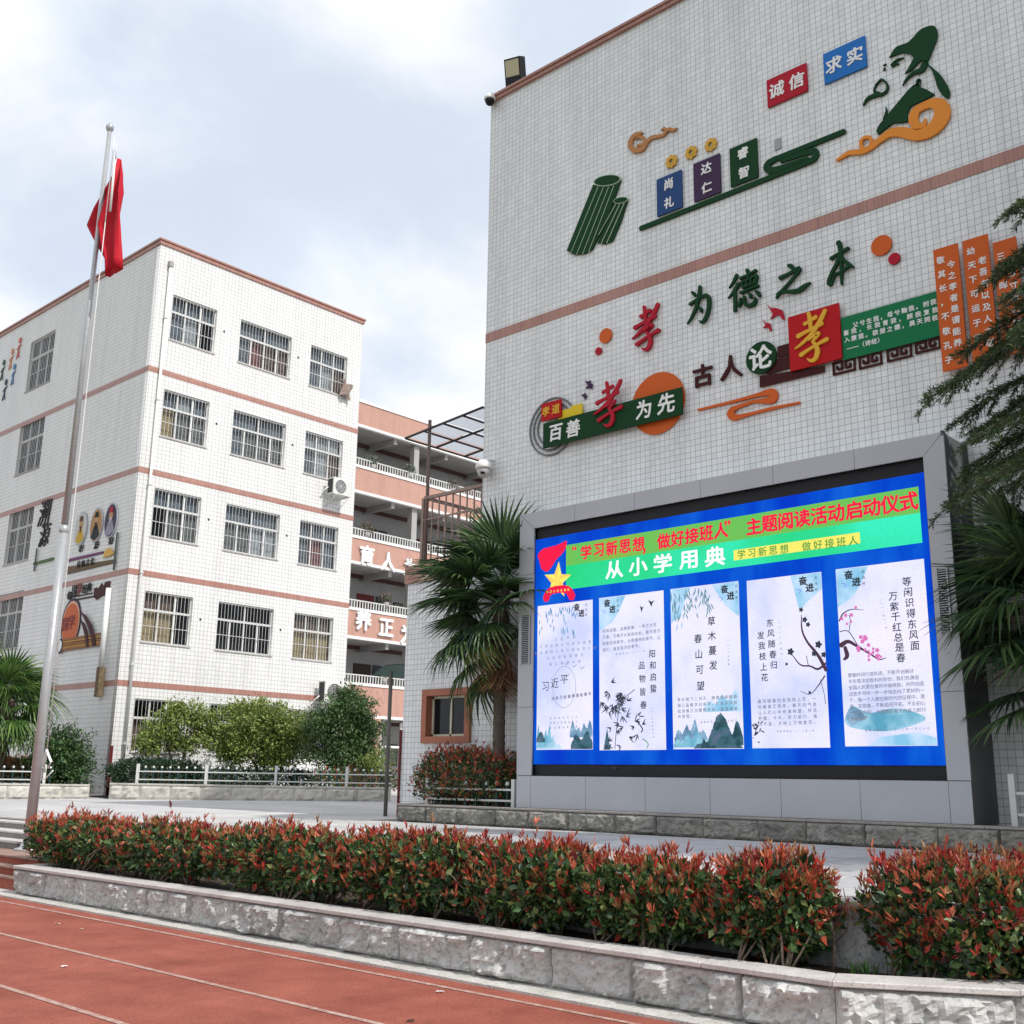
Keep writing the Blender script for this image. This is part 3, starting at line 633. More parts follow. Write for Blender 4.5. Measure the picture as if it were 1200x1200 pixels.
o.box((XW+.10, yi0, zi0-.001), (XW+.136, yi1, zi0+.045)).box((XW+.10, yi0, zi1-.045), (XW+.136, yi1, zi1+.001)); o.build('frame', mat('cream_aluminium', (.55, .53, .42), .4), win)
for ya, yb in ((yi0+.043, (yi0+yi1)/2-.023), ((yi0+yi1)/2+.023, yi1-.043)): MB().box((XW+.125, ya, zi0+.046), (XW+.131, yb, zi1-.046)).build('pane', glass, win)
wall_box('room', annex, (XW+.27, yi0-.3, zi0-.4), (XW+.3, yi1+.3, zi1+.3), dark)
# terrace railing
rail = empty('terrace_railing', (XW, 15.4, AZ), 'grey-brown metal railing round the annex roof terrace', 'railing')
RM = mat('weathered_rail', (.30, .22, .19), .5, metal=.3, noise_amt=.2, noise_scale=8)
zt = 7.02; yR = 15.62
for q in range(9): 
    y = YC+.05+q*(yR-YC-.05)/8
    MB().box((XW+.02, y-.012, AZ), (XW+.044, y+.012, zt-.04)).build('baluster', RM, rail)
MB().box((XW+.0, YC+.01, zt-.04), (XW+.07, yR+.03, zt+.02)).box((XW+.01, YC+.01, AZ+.9), (XW+.05, yR+.03, AZ+.93)).build('top_rail', RM, rail)
for q in range(9): 
    x = XW+.2+q*.36; MB().box((x, yR-.012, AZ), (x+.024, yR+.012, zt-.04)).build('baluster', RM, rail)
MB().box((XW+.071, yR-.03, zt-.04), (XW+3.4, yR+.03, zt+.02)).build('top_rail', RM, rail)
MB().box((XW, yR+.031, AZ), (XW+.06, yR+.09, zt-.01)).build('post', RM, rail)
# glass canopy over the terrace
can = empty('glass_canopy', (XW+1, 15.5, 8.6), 'sloping translucent canopy on a thin steel post above the annex terrace', 'canopy')
CF = mat('canopy_frame', (.07, .07, .075), .5, metal=.5); CG = mat('canopy_sheet', (.70, .72, .75), .4, noise_amt=.12, noise_scale=3, trans=.0)
t = CG.node_tree; tb = t.nodes.new('ShaderNodeBsdfTranslucent'); tb.inputs[0].default_value = (.93, .94, .95, 1); ms_ = t.nodes.new('ShaderNodeMixShader'); ms_.inputs[0].default_value = .9
t.links.new(t.nodes['Principled BSDF'].outputs[0], ms_.inputs[1]); t.links.new(tb.outputs[0], ms_.inputs[2]); t.links.new(ms_.outputs[0], t.nodes['Material Output'].inputs['Surface'])
ca = onX(475, 512, XW); cbp = onX(566, 475.5, XW)
ya_, za_, yb_, zb_ = ca.y, ca.z, cbp.y, cbp.z
dpt = 2.6
def cpt(u, v, dz=0): return (XW+v*dpt, ya_+(yb_-ya_)*u, za_+(zb_-za_)*u+dz+.02*v)
for i in range(4):
    for j in range(3):
        P = [cpt(i/4+.01, j/3+.01), cpt((i+1)/4-.01, j/3+.01), cpt((i+1)/4-.01, (j+1)/3-.01), cpt(i/4+.01, (j+1)/3-.01)]
        m_ = MB(); m_.add(P+[(p[0], p[1], p[2]+.008) for p in P], [(0, 1, 2, 3), (7, 6, 5, 4), (0, 4, 5, 1), (1, 5, 6, 2), (2, 6, 7, 3), (3, 7, 4, 0)]); m_.build('panel', CG, can)
m_ = MB()
for j in range(4): m_.tube([cpt(0, j/3, -.03), cpt(1, j/3, -.03)], .028, 4)
for i in range(5): m_.tube([cpt(i/4, 0, -.035), cpt(i/4, 1, -.035)], .022, 4)
m_.build('frame', CF, can)
pp = onX(503, 512, XW); MB().tube([(XW+.03, 15.58, AZ), (XW+.03, 15.58, za_+.22)], .035, 8).build('post', mat('post_brown', (.16, .11, .10), .5), can)
m_ = MB(); q0 = cpt(.35, .98, -.05); q1 = cpt(1, .98, -.05); V = []; 
for i in range(25):
    tt = i/24; x, y, z = [q0[k]+(q1[k]-q0[k])*tt for k in range(3)]; V += [(x, y, z), (x, y, z-.30-.05*math.sin(i*1.7))]
m_.add(V+[(x+.02, y, z) for x, y, z in V], [(2*i, 2*i+1, 2*i+3, 2*i+2) for i in range(24)]+[(50+2*i+2, 50+2*i+3, 50+2*i+1, 50+2*i) for i in range(24)]).build('fringe', mat('ochre_fringe', (.36, .27, .10), .9, noise_amt=.5, noise_scale=18), can)
# cameras, floodlight
def dome_camera(loc, label, s=1.0, dark_dome=False):
    r_ = empty('dome_camera', loc, label, 'camera')
    x, y, z = loc
    MB().tube([(x+.30*s, y-.16*s, z+.16*s), (x+.05*s, y-.02*s, z+.17*s), (x, y, z+.12*s)], .035*s, 8).build('bracket', white_paint, r_)
    MB().lathe([(.01*s, .15*s), (.10*s, .13*s), (.15*s, .06*s), (.16*s, .0), (.15*s, -.03*s), (.01*s, -.03*s)], loc, 18).build('housing', white_paint, r_)
    MB().lathe([(.13*s, -.032*s), (.13*s, -.08*s), (.10*s, -.15*s), (.05*s, -.19*s), (.001, -.20*s)], loc, 18).build('dome', black if dark_dome else mat('camera_grey', (.55, .55, .56), .3), r_)
    MB().lathe([(.04*s, 0), (.045*s, -.03*s), (.001, -.035*s)], (x-.09*s, y-.06*s, z-.115*s), 10).build('lens', black, r_)
dome_camera(tuple(onX(567, 548, XW-.18)), 'white dome camera on the corner of the tall wall above the palm', 1.0)
dome_camera(tuple(onX(574, 116, XW-.15)), 'small dark dome camera at the top left corner of the tall wall', .75, True)
fl = onX(603, 84, XW-.05)
f_ = empty('floodlight', tuple(fl), 'black floodlight tilted over the roof edge of the tall wall', 'floodlight')
Rm = Matrix.Translation(fl) @ Matrix.Rotation(rad(14), 4, 'X') @ Matrix.Rotation(rad(-22), 4, 'Y')
def rbox(a, b, Rm, name, m, parent): 
    return link(name, MB().box(a, b).mesh(name), Rm, parent, m)
rbox((-.06, -.22, -.26), (.10, .22, .26), Rm, 'body', black, f_)
rbox((-.065, -.185, -.09), (-.055, .185, .225), Rm, 'lens', mat('lamp_glass_yellowish', (.50, .46, .30), .25), f_)
rbox((.02, -.25, -.36), (.06, .25, -.24), Rm, 'bracket', black, f_)
# rusty corner strip post and small vents
o = empty('corner_guard', (XW-.06, YA+.03, .9), 'dark red painted metal strip guarding the corner of the annex', 'corner guard'); MB().box((XW-.04, YA-.0, .88), (XW-.002, YA+.035, 2.5)).build('strip', mat('dark_red_metal', (.13, .02, .02), .45), o)

# ------------------------------------------------------------------ wall art (all pieces stand off the tiles)
DG = mat('dark_green_board', (.008, .048, .016), .6, spec=.12); MG = mat('green_board', (.008, .17, .065), .4, spec=.12); ORG = mat('orange_board', (.60, .115, .022), .45, spec=.12)
ORG2 = mat('bright_orange_board', (.74, .26, .04), .4, spec=.12); CRIM = mat('crimson_board', (.42, .012, .03), .4, spec=.12); REDB = mat('red_board', (.46, .008, .012), .4, spec=.12); DKR = mat('dark_maroon_board', (.055, .010, .010), .45, spec=.12)
NAVY = mat('navy_board', (.022, .065, .19), .4, spec=.12); PURP = mat('purple_board', (.055, .028, .075), .45, spec=.12); BLUE = mat('blue_board', (.02, .16, .50), .4, spec=.12); WHT = mat('white_lettering', (.82, .82, .82), .4, spec=.12)
GOLD = mat('gold_lettering', (.72, .40, .03), .35); YEL = mat('yellow_board', (.75, .55, .03), .45, spec=.12); GREYR = mat('grey_ring', (.16, .17, .18), .45); PALE = mat('pale_line', (.40, .50, .36), .5); BRW = mat('copper_board', (.45, .20, .07), .45)
OFF = .012
def poly(pts, to=None): 
    to = to or W; return [to(*p) for p in pts]
def C1(x, y, ox, oy, s): return (ox+x/s, oy+y/s)
def crp(pts, ox, oy, s=4.6154): return [C1(x, y, ox, oy, s) for x, y in pts]
def board(name, tl, tr, br, bl, m, label, group=None, n0=OFF, d=.03, cat='sign board', chars=None):
    a, b_, c, e = W(*tl), W(*tr), W(*br), W(*bl)
    x0, x1 = (a[0]+e[0])/2, (b_[0]+c[0])/2; y1, y0 = (a[1]+b_[1])/2, (e[1]+c[1])/2
    o = cut(name, [[(x0, y0), (x1, y0), (x1, y1), (x0, y1)]], FW, d, m, n0); tag(o, label, cat, group)
    if chars:
        s, mm, vert, size, fx = chars
        n = len(s)
        for k, ch in enumerate(s):
            if vert: x = (x0+x1)/2; y = y1-(k+.5)*(y1-y0)/n
            else: x = x0+(x1-x0)*(fx[k] if fx else (k+.5)/n); y = (y0+y1)/2
            text_obj('character', [(ch, x, y, size)], FW, .012, mm, n0+d, o, off=.022, shear=.06)
    return o
g3 = 'three upright two-character boards'
board('sign_board', (771, 211), (800, 200.5), (801, 243), (771.5, 255.5), NAVY, 'navy blue upright board reading 尚礼 standing on the green bar', g3, chars=('尚礼', WHT, True, .21, None))
board('sign_board', (814, 193), (845, 181), (846, 226), (815, 238), PURP, 'dark purple upright board reading 达仁 between the navy and green ones', g3, chars=('达仁', WHT, True, .21, None))
board('sign_board', (856.5, 175.5), (888, 163), (890, 208), (857.5, 221), DG, 'dark green upright board reading 睿智 right of the purple one', g3, chars=('睿智', WHT, True, .21, None))
board('sign_board', (900, 95.5), (946, 75), (948, 106), (901, 128.5), CRIM, 'crimson board reading 诚信 high on the tiled wall', 'two wide boards high on the wall', chars=('诚信', WHT, False, .28, None))
board('sign_board', (966, 64), (1015, 44), (1017, 79), (967.5, 100.5), BLUE, 'bright blue board reading 求实 beside the crimson one', 'two wide boards high on the wall', chars=('求实', WHT, False, .28, None))
# bamboo slip rolls
r_ = empty('bamboo_roll', onX(700, 250, XW), 'pair of dark green bamboo slip rolls in relief on the wall', 'wall relief')
cut('roll', [poly(crp([(262, 448), (300, 462), (345, 462), (390, 450), (410, 425), (330, 660), (270, 770), (255, 800), (215, 822), (160, 828), (118, 806)], 640, 120))], FW, .03, DG, OFF, r_)
cut('roll', [poly(crp([(372, 545), (400, 555), (435, 548), (450, 525), (410, 650), (365, 755), (320, 770), (283, 765), (330, 660)], 640, 120))], FW, .02, DG, OFF, r_)
def tilt_ell(cx, cy, rx, ry, ang, n=26): return [(cx+rx*math.cos(a)*math.cos(ang)-ry*math.sin(a)*math.sin(ang), cy+rx*math.cos(a)*math.sin(ang)+ry*math.sin(a)*math.cos(ang)) for a in [2*math.pi*i/n for i in range(n)]]
e1 = tilt_ell(338, 427, 74, 30, -.15); e2 = tilt_ell(411, 534, 40, 17, -.2)
cut('rim', [poly(crp(e1, 640, 120))], FW, .035, PALE, OFF, r_); cut('mouth', [poly(crp(tilt_ell(338, 427, 69, 26, -.15), 640, 120))], FW, .037, DG, OFF, r_)
cut('rim', [poly(crp(e2, 640, 120))], FW, .035, PALE, OFF, r_); cut('mouth', [poly(crp(tilt_ell(411, 534, 37, 14, -.2), 640, 120))], FW, .037, DG, OFF, r_)
for a, b_ in (((290, 458), (140, 822)), ((318, 462), (172, 828)), ((346, 462), (205, 824)), ((374, 455), (238, 812)), ((405, 555), (305, 768)), ((430, 548), (335, 765)), ((385, 552), (292, 720))):
    cut('slip_line', [ribbon(poly(crp([a, b_], 640, 120)), .012, sm=False)], FW, .033, PALE, OFF, r_)
def stroke(P, w, ox, oy): return ribbon(poly(crp(P, ox, oy)), w)
tag(cut_strokes('cloud_ornament', [stroke([(525, 168), (488, 180), (464, 210), (464, 245), (490, 268)], [.04, .09, .10, .10, .09], 640, 120), stroke([(485, 266), (525, 255), (552, 218), (578, 195), (615, 188)], [.09, .10, .08, .07, .06], 640, 120),
    stroke([(500, 238), (535, 228), (534, 200), (508, 190), (490, 205)], [.05, .06, .06, .05, .02], 640, 120), stroke([(610, 188), (640, 180), (656, 160), (645, 145), (628, 155)], [.06, .06, .05, .05, .02], 640, 120), stroke([(645, 172), (670, 150), (695, 155), (712, 143)], [.05, .06, .05, .02], 640, 120)], FW, .03, BRW, OFF), 'small orange-brown curling cloud high on the left of the tiled wall', 'wall relief')
for (x, y, lab) in ((788, 190, 'lowest, leftmost of the three gold rings above the upright boards'), (811, 179.5, 'middle one of the three gold rings above the upright boards'), (834, 170.5, 'highest, rightmost of the three gold rings above the upright boards')):
    c = W(x, y); n = 32; ro = [(c[0]+(.115+.014*math.cos(8*a))*math.cos(a), c[1]+(.115+.014*math.cos(8*a))*math.sin(a)) for a in [2*math.pi*i/n for i in range(n)]]
    o = cut('gold_ring', [ro, ell(c[0], c[1], .052, .052, 20)], FW, .03, mat('gold_paint', (.62, .36, .05), .35), OFF); tag(o, lab, 'ring', 'three gold rings')
    cut('rim', [ell(c[0], c[1], .065, .065, 20), ell(c[0], c[1], .045, .045, 20)], FW, .008, GOLD, OFF+.03, o)
tag(cut_strokes('green_bar', [ribbon(poly([(751.5, 268.5), (880, 218), (948, 191)]), .085, sm=False), ribbon(poly([(944, 192.5), (955, 187), (957, 181), (950, 178.5), (916, 190)]), [.09, .1, .11, .1, .06]),
    ribbon(poly([(990.5, 155), (908, 188)]), .085, sm=False), ribbon(poly([(911, 186.5), (901, 193), (901, 199), (910, 200), (948, 186)]), [.09, .11, .12, .10, .05])], FW, .03, DG, OFF), 'long dark green bar ending in a key-pattern loop under the upright boards', 'wall relief')
# figure with braid, gourd and cloud (plain silhouette)
r_ = empty('figure_relief', onX(1070, 95, XW), 'dark green silhouette of a bowed figure with a long braid high on the wall', 'wall relief')
cut('head', [poly(crp(list(map(tuple, smooth_path([(752, 318), (790, 262), (850, 238), (880, 212), (925, 165), (985, 145), (1010, 165), (1012, 210), (990, 270), (962, 335)], 4)))+[(948, 345), (930, 330), (905, 350), (875, 385), (838, 405), (865, 360), (885, 320), (865, 297), (820, 290), (780, 305)], 880, 0))], FW, .03, DG, OFF, r_)
cut('braid', [poly(crp(list(map(tuple, smooth_path([(955, 345), (990, 375), (1030, 410), (1065, 465), (1082, 510), (1070, 535), (1045, 525), (1015, 480), (1000, 430), (985, 390), (955, 352)], 3))), 880, 0))], FW, .03, DG, OFF, r_)
cut('robe', [poly(crp([(880, 470), (905, 455), (928, 480), (955, 490), (998, 515), (960, 540), (920, 555), (870, 580), (850, 620), (855, 665), (820, 668), (775, 670), (735, 700), (695, 735), (683, 715), (700, 680), (750, 620), (800, 560), (850, 500)], 880, 0))], FW, .03, DG, OFF, r_)
for P, w in (([(760, 358), (795, 330), (832, 318)], [.01, .03, .01]), ([(768, 366), (785, 352), (802, 350)], .025), ([(722, 360), (735, 352)], .02), ([(722, 386), (730, 374)], .02), ([(825, 468), (850, 430), (885, 400), (925, 385), (948, 345)], [.01, .04, .05, .09, .10]),
             ([(905, 470), (905, 440), (920, 440), (915, 465)], .03), ([(735, 585), (738, 610), (725, 650)], [.01, .03, .04])):
    cut('stroke', [ribbon(poly(crp(P, 880, 0)), w)], FW, .03, DG, OFF, r_)
r_ = empty('gourd_relief', onX(1028, 112, XW), 'small dark green gourd outline in front of the bowed figure', 'wall relief')
cut_strokes('outline', [ribbon(poly(crp([(680, 465), (712, 436), (740, 460), (742, 490), (715, 515), (685, 512), (672, 490), (683, 465)], 880, 0)), [.03, .03, .03, .04, .05, .06, .03, .02]), ribbon(poly(crp([(700, 512), (665, 525), (635, 540), (613, 575)], 880, 0)), [.07, .06, .05, .02])], FW, .03, DG, OFF, r_)
tag(cut_strokes('cloud_ornament', [ribbon(poly(crp([(470, 872), (505, 850), (540, 832), (600, 825), (650, 805), (700, 765), (760, 725), (820, 720), (900, 735), (970, 715), (1020, 670), (1040, 620), (1025, 575), (980, 565), (930, 585), (895, 610), (885, 655), (905, 690), (940, 680), (950, 650)], 880, 0)),
    [.04, .06, .07, .09, .09, .10, .13, .15, .17, .21, .24, .24, .19, .14, .12, .14, .14, .11, .08, .03], 6), ribbon(poly(crp([(615, 815), (600, 785), (612, 755), (645, 748), (660, 772), (645, 792)], 880, 0)), [.05, .05, .05, .05, .05, .02])], FW, .035, ORG2, OFF), 'large bright orange curling cloud below the bowed figure', 'wall relief')
o = cut('vent_grille', [poly([(908, 164.5), (915, 161.5), (915.5, 174), (908.5, 177)])], FW, .02, mat('vent_grey', (.35, .36, .38), .5), .002); tag(o, 'small grey vent grille above the key-pattern loop', 'vent')
# 孝为德之本
gl = 'large brush characters of the upper line'
for ch, x0, y0, x1, y1, m_, lab, sh in (('孝', 742, 389.5, 777, 381, CRIM, 'crimson brush character meaning filial piety (孝), first of the upper line', .82), ('为', 806, 363, 835, 355, DG, 'dark green brush character 为 with a dot and a round hook, next to the crimson one', .66), ('德', 854, 347, 892, 336, DG, 'dense dark green brush character 德 of many strokes, in the middle of the upper line', .66),
                                       ('之', 908, 334, 951, 323, DG, 'flat zigzag dark green brush character 之, fourth of the upper line', .50), ('本', 971, 315, 1002, 303, DG, 'dark green tree-like brush character 本, last before the orange disc', .68)):
    tag(brush_char(ch, FW, W, x0, y0, x1, y1, .04, m_, .02, 'wall_character', None, sh), lab, 'character', gl)
for (x, y, r0, m_, lab) in ((711, 394, .135, ORG, 'orange disc left of the crimson upper character'), (702.5, 412, .068, CRIM, 'small crimson disc below the left orange disc'), (1034, 288.5, .155, ORG, 'orange disc at the right end of the upper line'), (1049, 304, .088, CRIM, 'small crimson disc touching the right orange disc')):
    c = W(x, y); tag(cut('disc', [ell(c[0], c[1], r0, r0, 36)], FW, .03, m_, OFF), lab, 'disc')
# 百善孝为先 group
c = W(648, 500); r_ = empty('ring_ornament', onX(648, 500, XW), 'three concentric grey rings behind the left end of the green banner', 'wall relief')
for rr in (.545, .455, .36): cut('ring', [ell(c[0], c[1], rr, rr, 56), ell(c[0], c[1], rr-.028, rr-.028, 56)], FW, .02, GREYR, OFF, r_)
c = W(772, 473); tag(cut('disc', [ell(c[0], c[1], .535, .535, 60)], FW, .02, ORG, .015), 'big orange disc behind the right end of the green banner', 'disc')
o = cut('sign_board', [poly([(656, 483), (672, 479), (672, 476.5), (684, 473.5), (685, 489), (657, 500)])], FW, .03, YEL, .03); tag(o, 'yellow stepped board between the red box and the green banner', 'sign board')
board('sign_board', (638, 475), (661, 469.5), (662, 490), (638.5, 494.5), REDB, 'small red board reading 孝道 in gold over the grey rings', n0=.065, chars=('孝道', GOLD, False, .19, None))
ban = board('banner_board', (641.5, 499), (804.5, 455.5), (804.5, 488), (642.5, 527), DG, 'long dark green banner reading 百善孝为先', n0=.10, d=.03, cat='sign board')
for ch, x, y, s in (('百', 657, 509, .33), ('善', 677.5, 504, .33), ('为', 760, 482, .34), ('先', 786.5, 475, .36)):
    text_obj('character', [(ch, *W(x, y), s)], FW, .012, WHT, .131, ban, off=.02, shear=.08)
brush_char('孝', FW, W, 702, 481, 738, 471, .03, CRIM, .135, 'character', ban, .82)
def bird(pts, m_, lab, n0=OFF, grp=None):
    tag(cut('bird_relief', [poly(pts)], FW, .02, m_, n0), lab, 'wall relief', grp)
bird(crp([(398, 352), (415, 358), (430, 352), (428, 365), (443, 375), (435, 385), (440, 400), (422, 393), (402, 395), (415, 378)], 600, 370), PURP, 'upper dark swallow flying over the green banner')
bird(crp([(378, 428), (392, 428), (400, 418), (402, 430), (414, 436), (405, 442), (400, 456), (392, 443)], 600, 370), PURP, 'lower dark swallow flying over the green banner')
# 古人论孝
text_items = (('古', 825, 440.5, .40, 'boxy maroon character 古 with a cross on top, right of the green banner'), ('人', 858, 431, .42, 'two-legged maroon character 人 touching the green disc'))
for ch, x, y, s, nm in text_items:
    tag(text_obj('wall_character', [(ch, *W(x, y), s)], FW, .03, DKR, .02, None, off=.02), nm, 'character', 'maroon characters before the disc')
r_ = tag(cut('stripe_relief', [poly(crp([(612, 678), (690, 655), (690, 715), (612, 738)], 780, 260))], FW, .02, DKR, .02), 'dark maroon stepped stripes behind the red square and green disc', 'wall relief')
cut('stripe', [poly(crp([(600, 748), (690, 722), (690, 790), (560, 828), (540, 820)], 780, 260))], FW, .02, DKR, .02, r_)
cut('stripe', [poly(crp([(515, 838), (866, 782), (866, 815), (515, 898)], 780, 260))], FW, .02, DKR, .02, r_)
c = W(894.5, 420.5); o = tag(cut('disc', [ell(c[0], c[1], .262, .262, 44)], FW, .03, DG, .045), 'dark green disc reading 论 left of the red square', 'disc')
text_obj('character', [('论', c[0], c[1], .41)], FW, .012, WHT, .075, o, off=.025)
sq = board('sign_board', (927, 374), (986, 357), (990, 422), (929, 437), REDB, 'red square board with a gold brush character 孝', n0=.06, d=.03)
brush_char('孝', FW, W, 935, 403, 977, 391, .025, GOLD, .091, 'character', sq, .80)
bird(crp([(552, 448), (575, 470), (600, 468), (635, 480), (650, 530), (635, 530), (620, 505), (600, 510), (570, 530), (585, 500)], 780, 260), CRIM, 'upper crimson flying bird above the green disc')
bird(crp([(528, 528), (545, 548), (570, 552), (580, 590), (568, 592), (560, 572), (532, 578), (545, 560)], 780, 260), CRIM, 'lower crimson flying bird above the green disc')
gb = board('sign_board', (988, 373.6), (1100, 343), (1104, 396), (989.5, 422.4), MG, 'long green board with four lines of small white writing', n0=.03, d=.03)
for s, a, b_ in (('父兮生我，母兮鞠我。拊我', (1005, 382), (1096, 355.5)), ('畜我，长我育我，顾我复我', (994, 391.5), (1098, 365)), ('入腹我。欲报之德，昊天罔极', (995, 399.5), (1098, 374)), ('——（诗经）', (998, 409), (1034, 399.5))):
    text_obj('writing', line_items(s, W(*a), W(*b_), .088), FW, .006, WHT, .061, gb, off=.02)
for k, (tl, tr, br, bl) in enumerate((((976.5, 426), (1003, 420.5), (1003.5, 434), (977, 439.5)), ((1007, 418.7), (1034, 413.7), (1034.6, 427), (1007.5, 433)), ((1040, 410.8), (1069, 405.4), (1069.6, 418), (1041, 425)), ((1073, 403), (1103, 395), (1103.5, 408), (1074, 416)))):
    a = W(*tl); c = W(*br); w, h = c[0]-a[0], a[1]-c[1]; t_ = .03
    def kp(P): return ribbon([(a[0]+w*x, c[1]+h*y) for x, y in P], t_, sm=False)
    lab = ('first, leftmost', 'second', 'third', 'fourth, rightmost')[k]+' of the four maroon key-pattern fretwork pieces under the green board'
    tag(cut_strokes('fretwork', [kp([(0, .06), (1, .06)]), kp([(.03, .06), (.03, .95)]), kp([(.97, .06), (.97, .95)]), kp([(0, .94), (.44, .94)]), kp([(.56, .94), (1, .94)]), kp([(.42, .94), (.42, .38)]), kp([(.58, .94), (.58, .38)]), kp([(.44, .38), (.20, .38)]), kp([(.56, .38), (.80, .38)]), kp([(.21, .38), (.21, .64)]), kp([(.79, .38), (.79, .64)])], FW, .02, DKR, OFF), lab, 'wall relief', 'four fretwork pieces under the green board')
tag(cut_strokes('cloud_ornament', [ribbon(poly(crp([(180, 1020), (380, 972), (500, 940), (570, 925), (592, 940), (580, 965), (520, 972), (480, 975), (400, 1003), (370, 1018), (358, 1040), (380, 1060), (450, 1045), (580, 1012), (732, 980)], 780, 260)),
    [.03, .045, .06, .12, .14, .12, .07, .05, .06, .10, .13, .10, .05, .045, .03], 6)], FW, .03, ORG, OFF), 'thin orange-red meandering cloud line under the maroon stripes', 'wall relief')
# orange text panels
pn = 'three tall orange panels with vertical writing'
def opanel(tl, tr, bl, lab, cols):
    a, b_, c = W(*tl), W(*tr), W(*bl); x0, x1 = a[0], b_[0]; y1 = (a[1]+b_[1])/2; y0 = c[1]
    o = tag(cut('text_panel', [[(x0, y0), (x1, y0), (x1, y1), (x0, y1)]], FW, .03, ORG, .095), lab, 'sign board', pn)
    for s, fx, ya, yb in cols: text_obj('writing', line_items(s, (x0+(x1-x0)*fx, y1+(y0-y1)*ya), (x0+(x1-x0)*fx, y1+(y0-y1)*yb), .115), FW, .006, WHT, .126, o, off=.02)
opanel((1097.5, 297), (1126, 288.5), (1107.5, 439), 'left orange panel overlapping the green board, with vertical white writing', [('今之孝者是谓能养', .68, .16, .80), ('敬其长，不敬孔子', .28, .10, .92)])
opanel((1131.5, 286.5), (1161, 278), (1144, 431), 'middle orange panel, slightly higher than its neighbours', [('老吾老以及人之老', .72, .20, .86), ('幼天下可运于掌', .30, .10, .80)])
opanel((1167, 288.5), (1194, 281), (1180, 420), 'right orange panel partly behind the cedar branches', [('谁言寸草心报得', .72, .20, .86), ('三春晖', .30, .14, .40)])

# ================================================================== VIDEO SCREEN AND ITS SURROUND
XC = 13.6; FC = frame_x(XC); Cc = px(XC)
sur = empty('screen_surround', (XC, 8.7, 1.17), 'grey aluminium-panelled box standing against the wall round the video screen', 'screen housing')
yl, yr, zb_c, zt_c = 12.32, 5.05, 1.175, 6.01
iT, iB = W(0, 0), 0
li = Cc(625.6, 619.7); ri = Cc(1083, 534); lb = Cc(623, 909); rb_ = Cc(1108.6, 914.5)
x0, x1 = (li[0]+lb[0])/2, (ri[0]+rb_[0])/2; y1i, y0i = (li[1]+ri[1])/2, (lb[1]+rb_[1])/2
X0, X1 = -yl, -yr; Gp = .006
MB().box((XC+.033, yr+.02, zb_c), (XC+.05, -x1-.001, zt_c-.02)).box((XC+.033, -x0+.001, zb_c), (XC+.05, yl-.02, zt_c-.02)).box((XC+.033, -x1, y1i+.001), (XC+.05, -x0, zt_c-.02)).box((XC+.033, -x1, zb_c), (XC+.05, -x0, y0i-.001)).build('backing', black, sur)
def cpanel(pts): cut('panel', [pts], FC, .03, clad, -.03, sur)
def qx(x, y): return Cc(x, y)[0]
tj = [x0]+[qx(x, y) for x, y in ((673.5, 600), (743.8, 586), (820.7, 572), (905.7, 556), (1001, 540))]+[x1]
for k in range(len(tj)-1):
    a, b_ = tj[k]+Gp/2, tj[k+1]-Gp/2
    if k == 0: P = [(a, y1i), (b_, y1i), (b_, zt_c), (X0+Gp, zt_c)]
    elif k == len(tj)-2: P = [(a, y1i), (b_, y1i), (X1-Gp, zt_c), (a, zt_c)]
    else: P = [(a, y1i), (b_, y1i), (b_, zt_c), (a, zt_c)]
    cpanel(P)
lj = [y0i]+[Cc(608, y)[1] for y in (829, 675)]+[y1i]
for k in range(3):
    a, b_ = lj[k]+Gp/2, lj[k+1]-Gp/2
    if k == 2: P = [(X0, a), (x0, a), (x0, b_), (X0, zt_c-Gp)]
    else: P = [(X0, a), (x0, a), (x0, b_), (X0, b_)]
    cpanel(P)
rj = [y0i]+[Cc(1120, y)[1] for y in (810, 738, 604)]+[y1i]
for k in range(4):
    a, b_ = rj[k]+Gp/2, rj[k+1]-Gp/2
    if k == 3: P = [(x1, a), (X1, a), (X1, zt_c-Gp), (x1, b_)]
    else: P = [(x1, a), (X1, a), (X1, b_), (x1, b_)]
    cpanel(P)
bj = [X0]+[qx(x, 930) for x in (621.5, 686, 756, 832, 915, 1008, 1112)]+[X1]
for k in range(len(bj)-1): cpanel([(bj[k]+Gp/2, zb_c), (bj[k+1]-Gp/2, zb_c), (bj[k+1]-Gp/2, y0i-Gp), (bj[k]+Gp/2, y0i-Gp)])
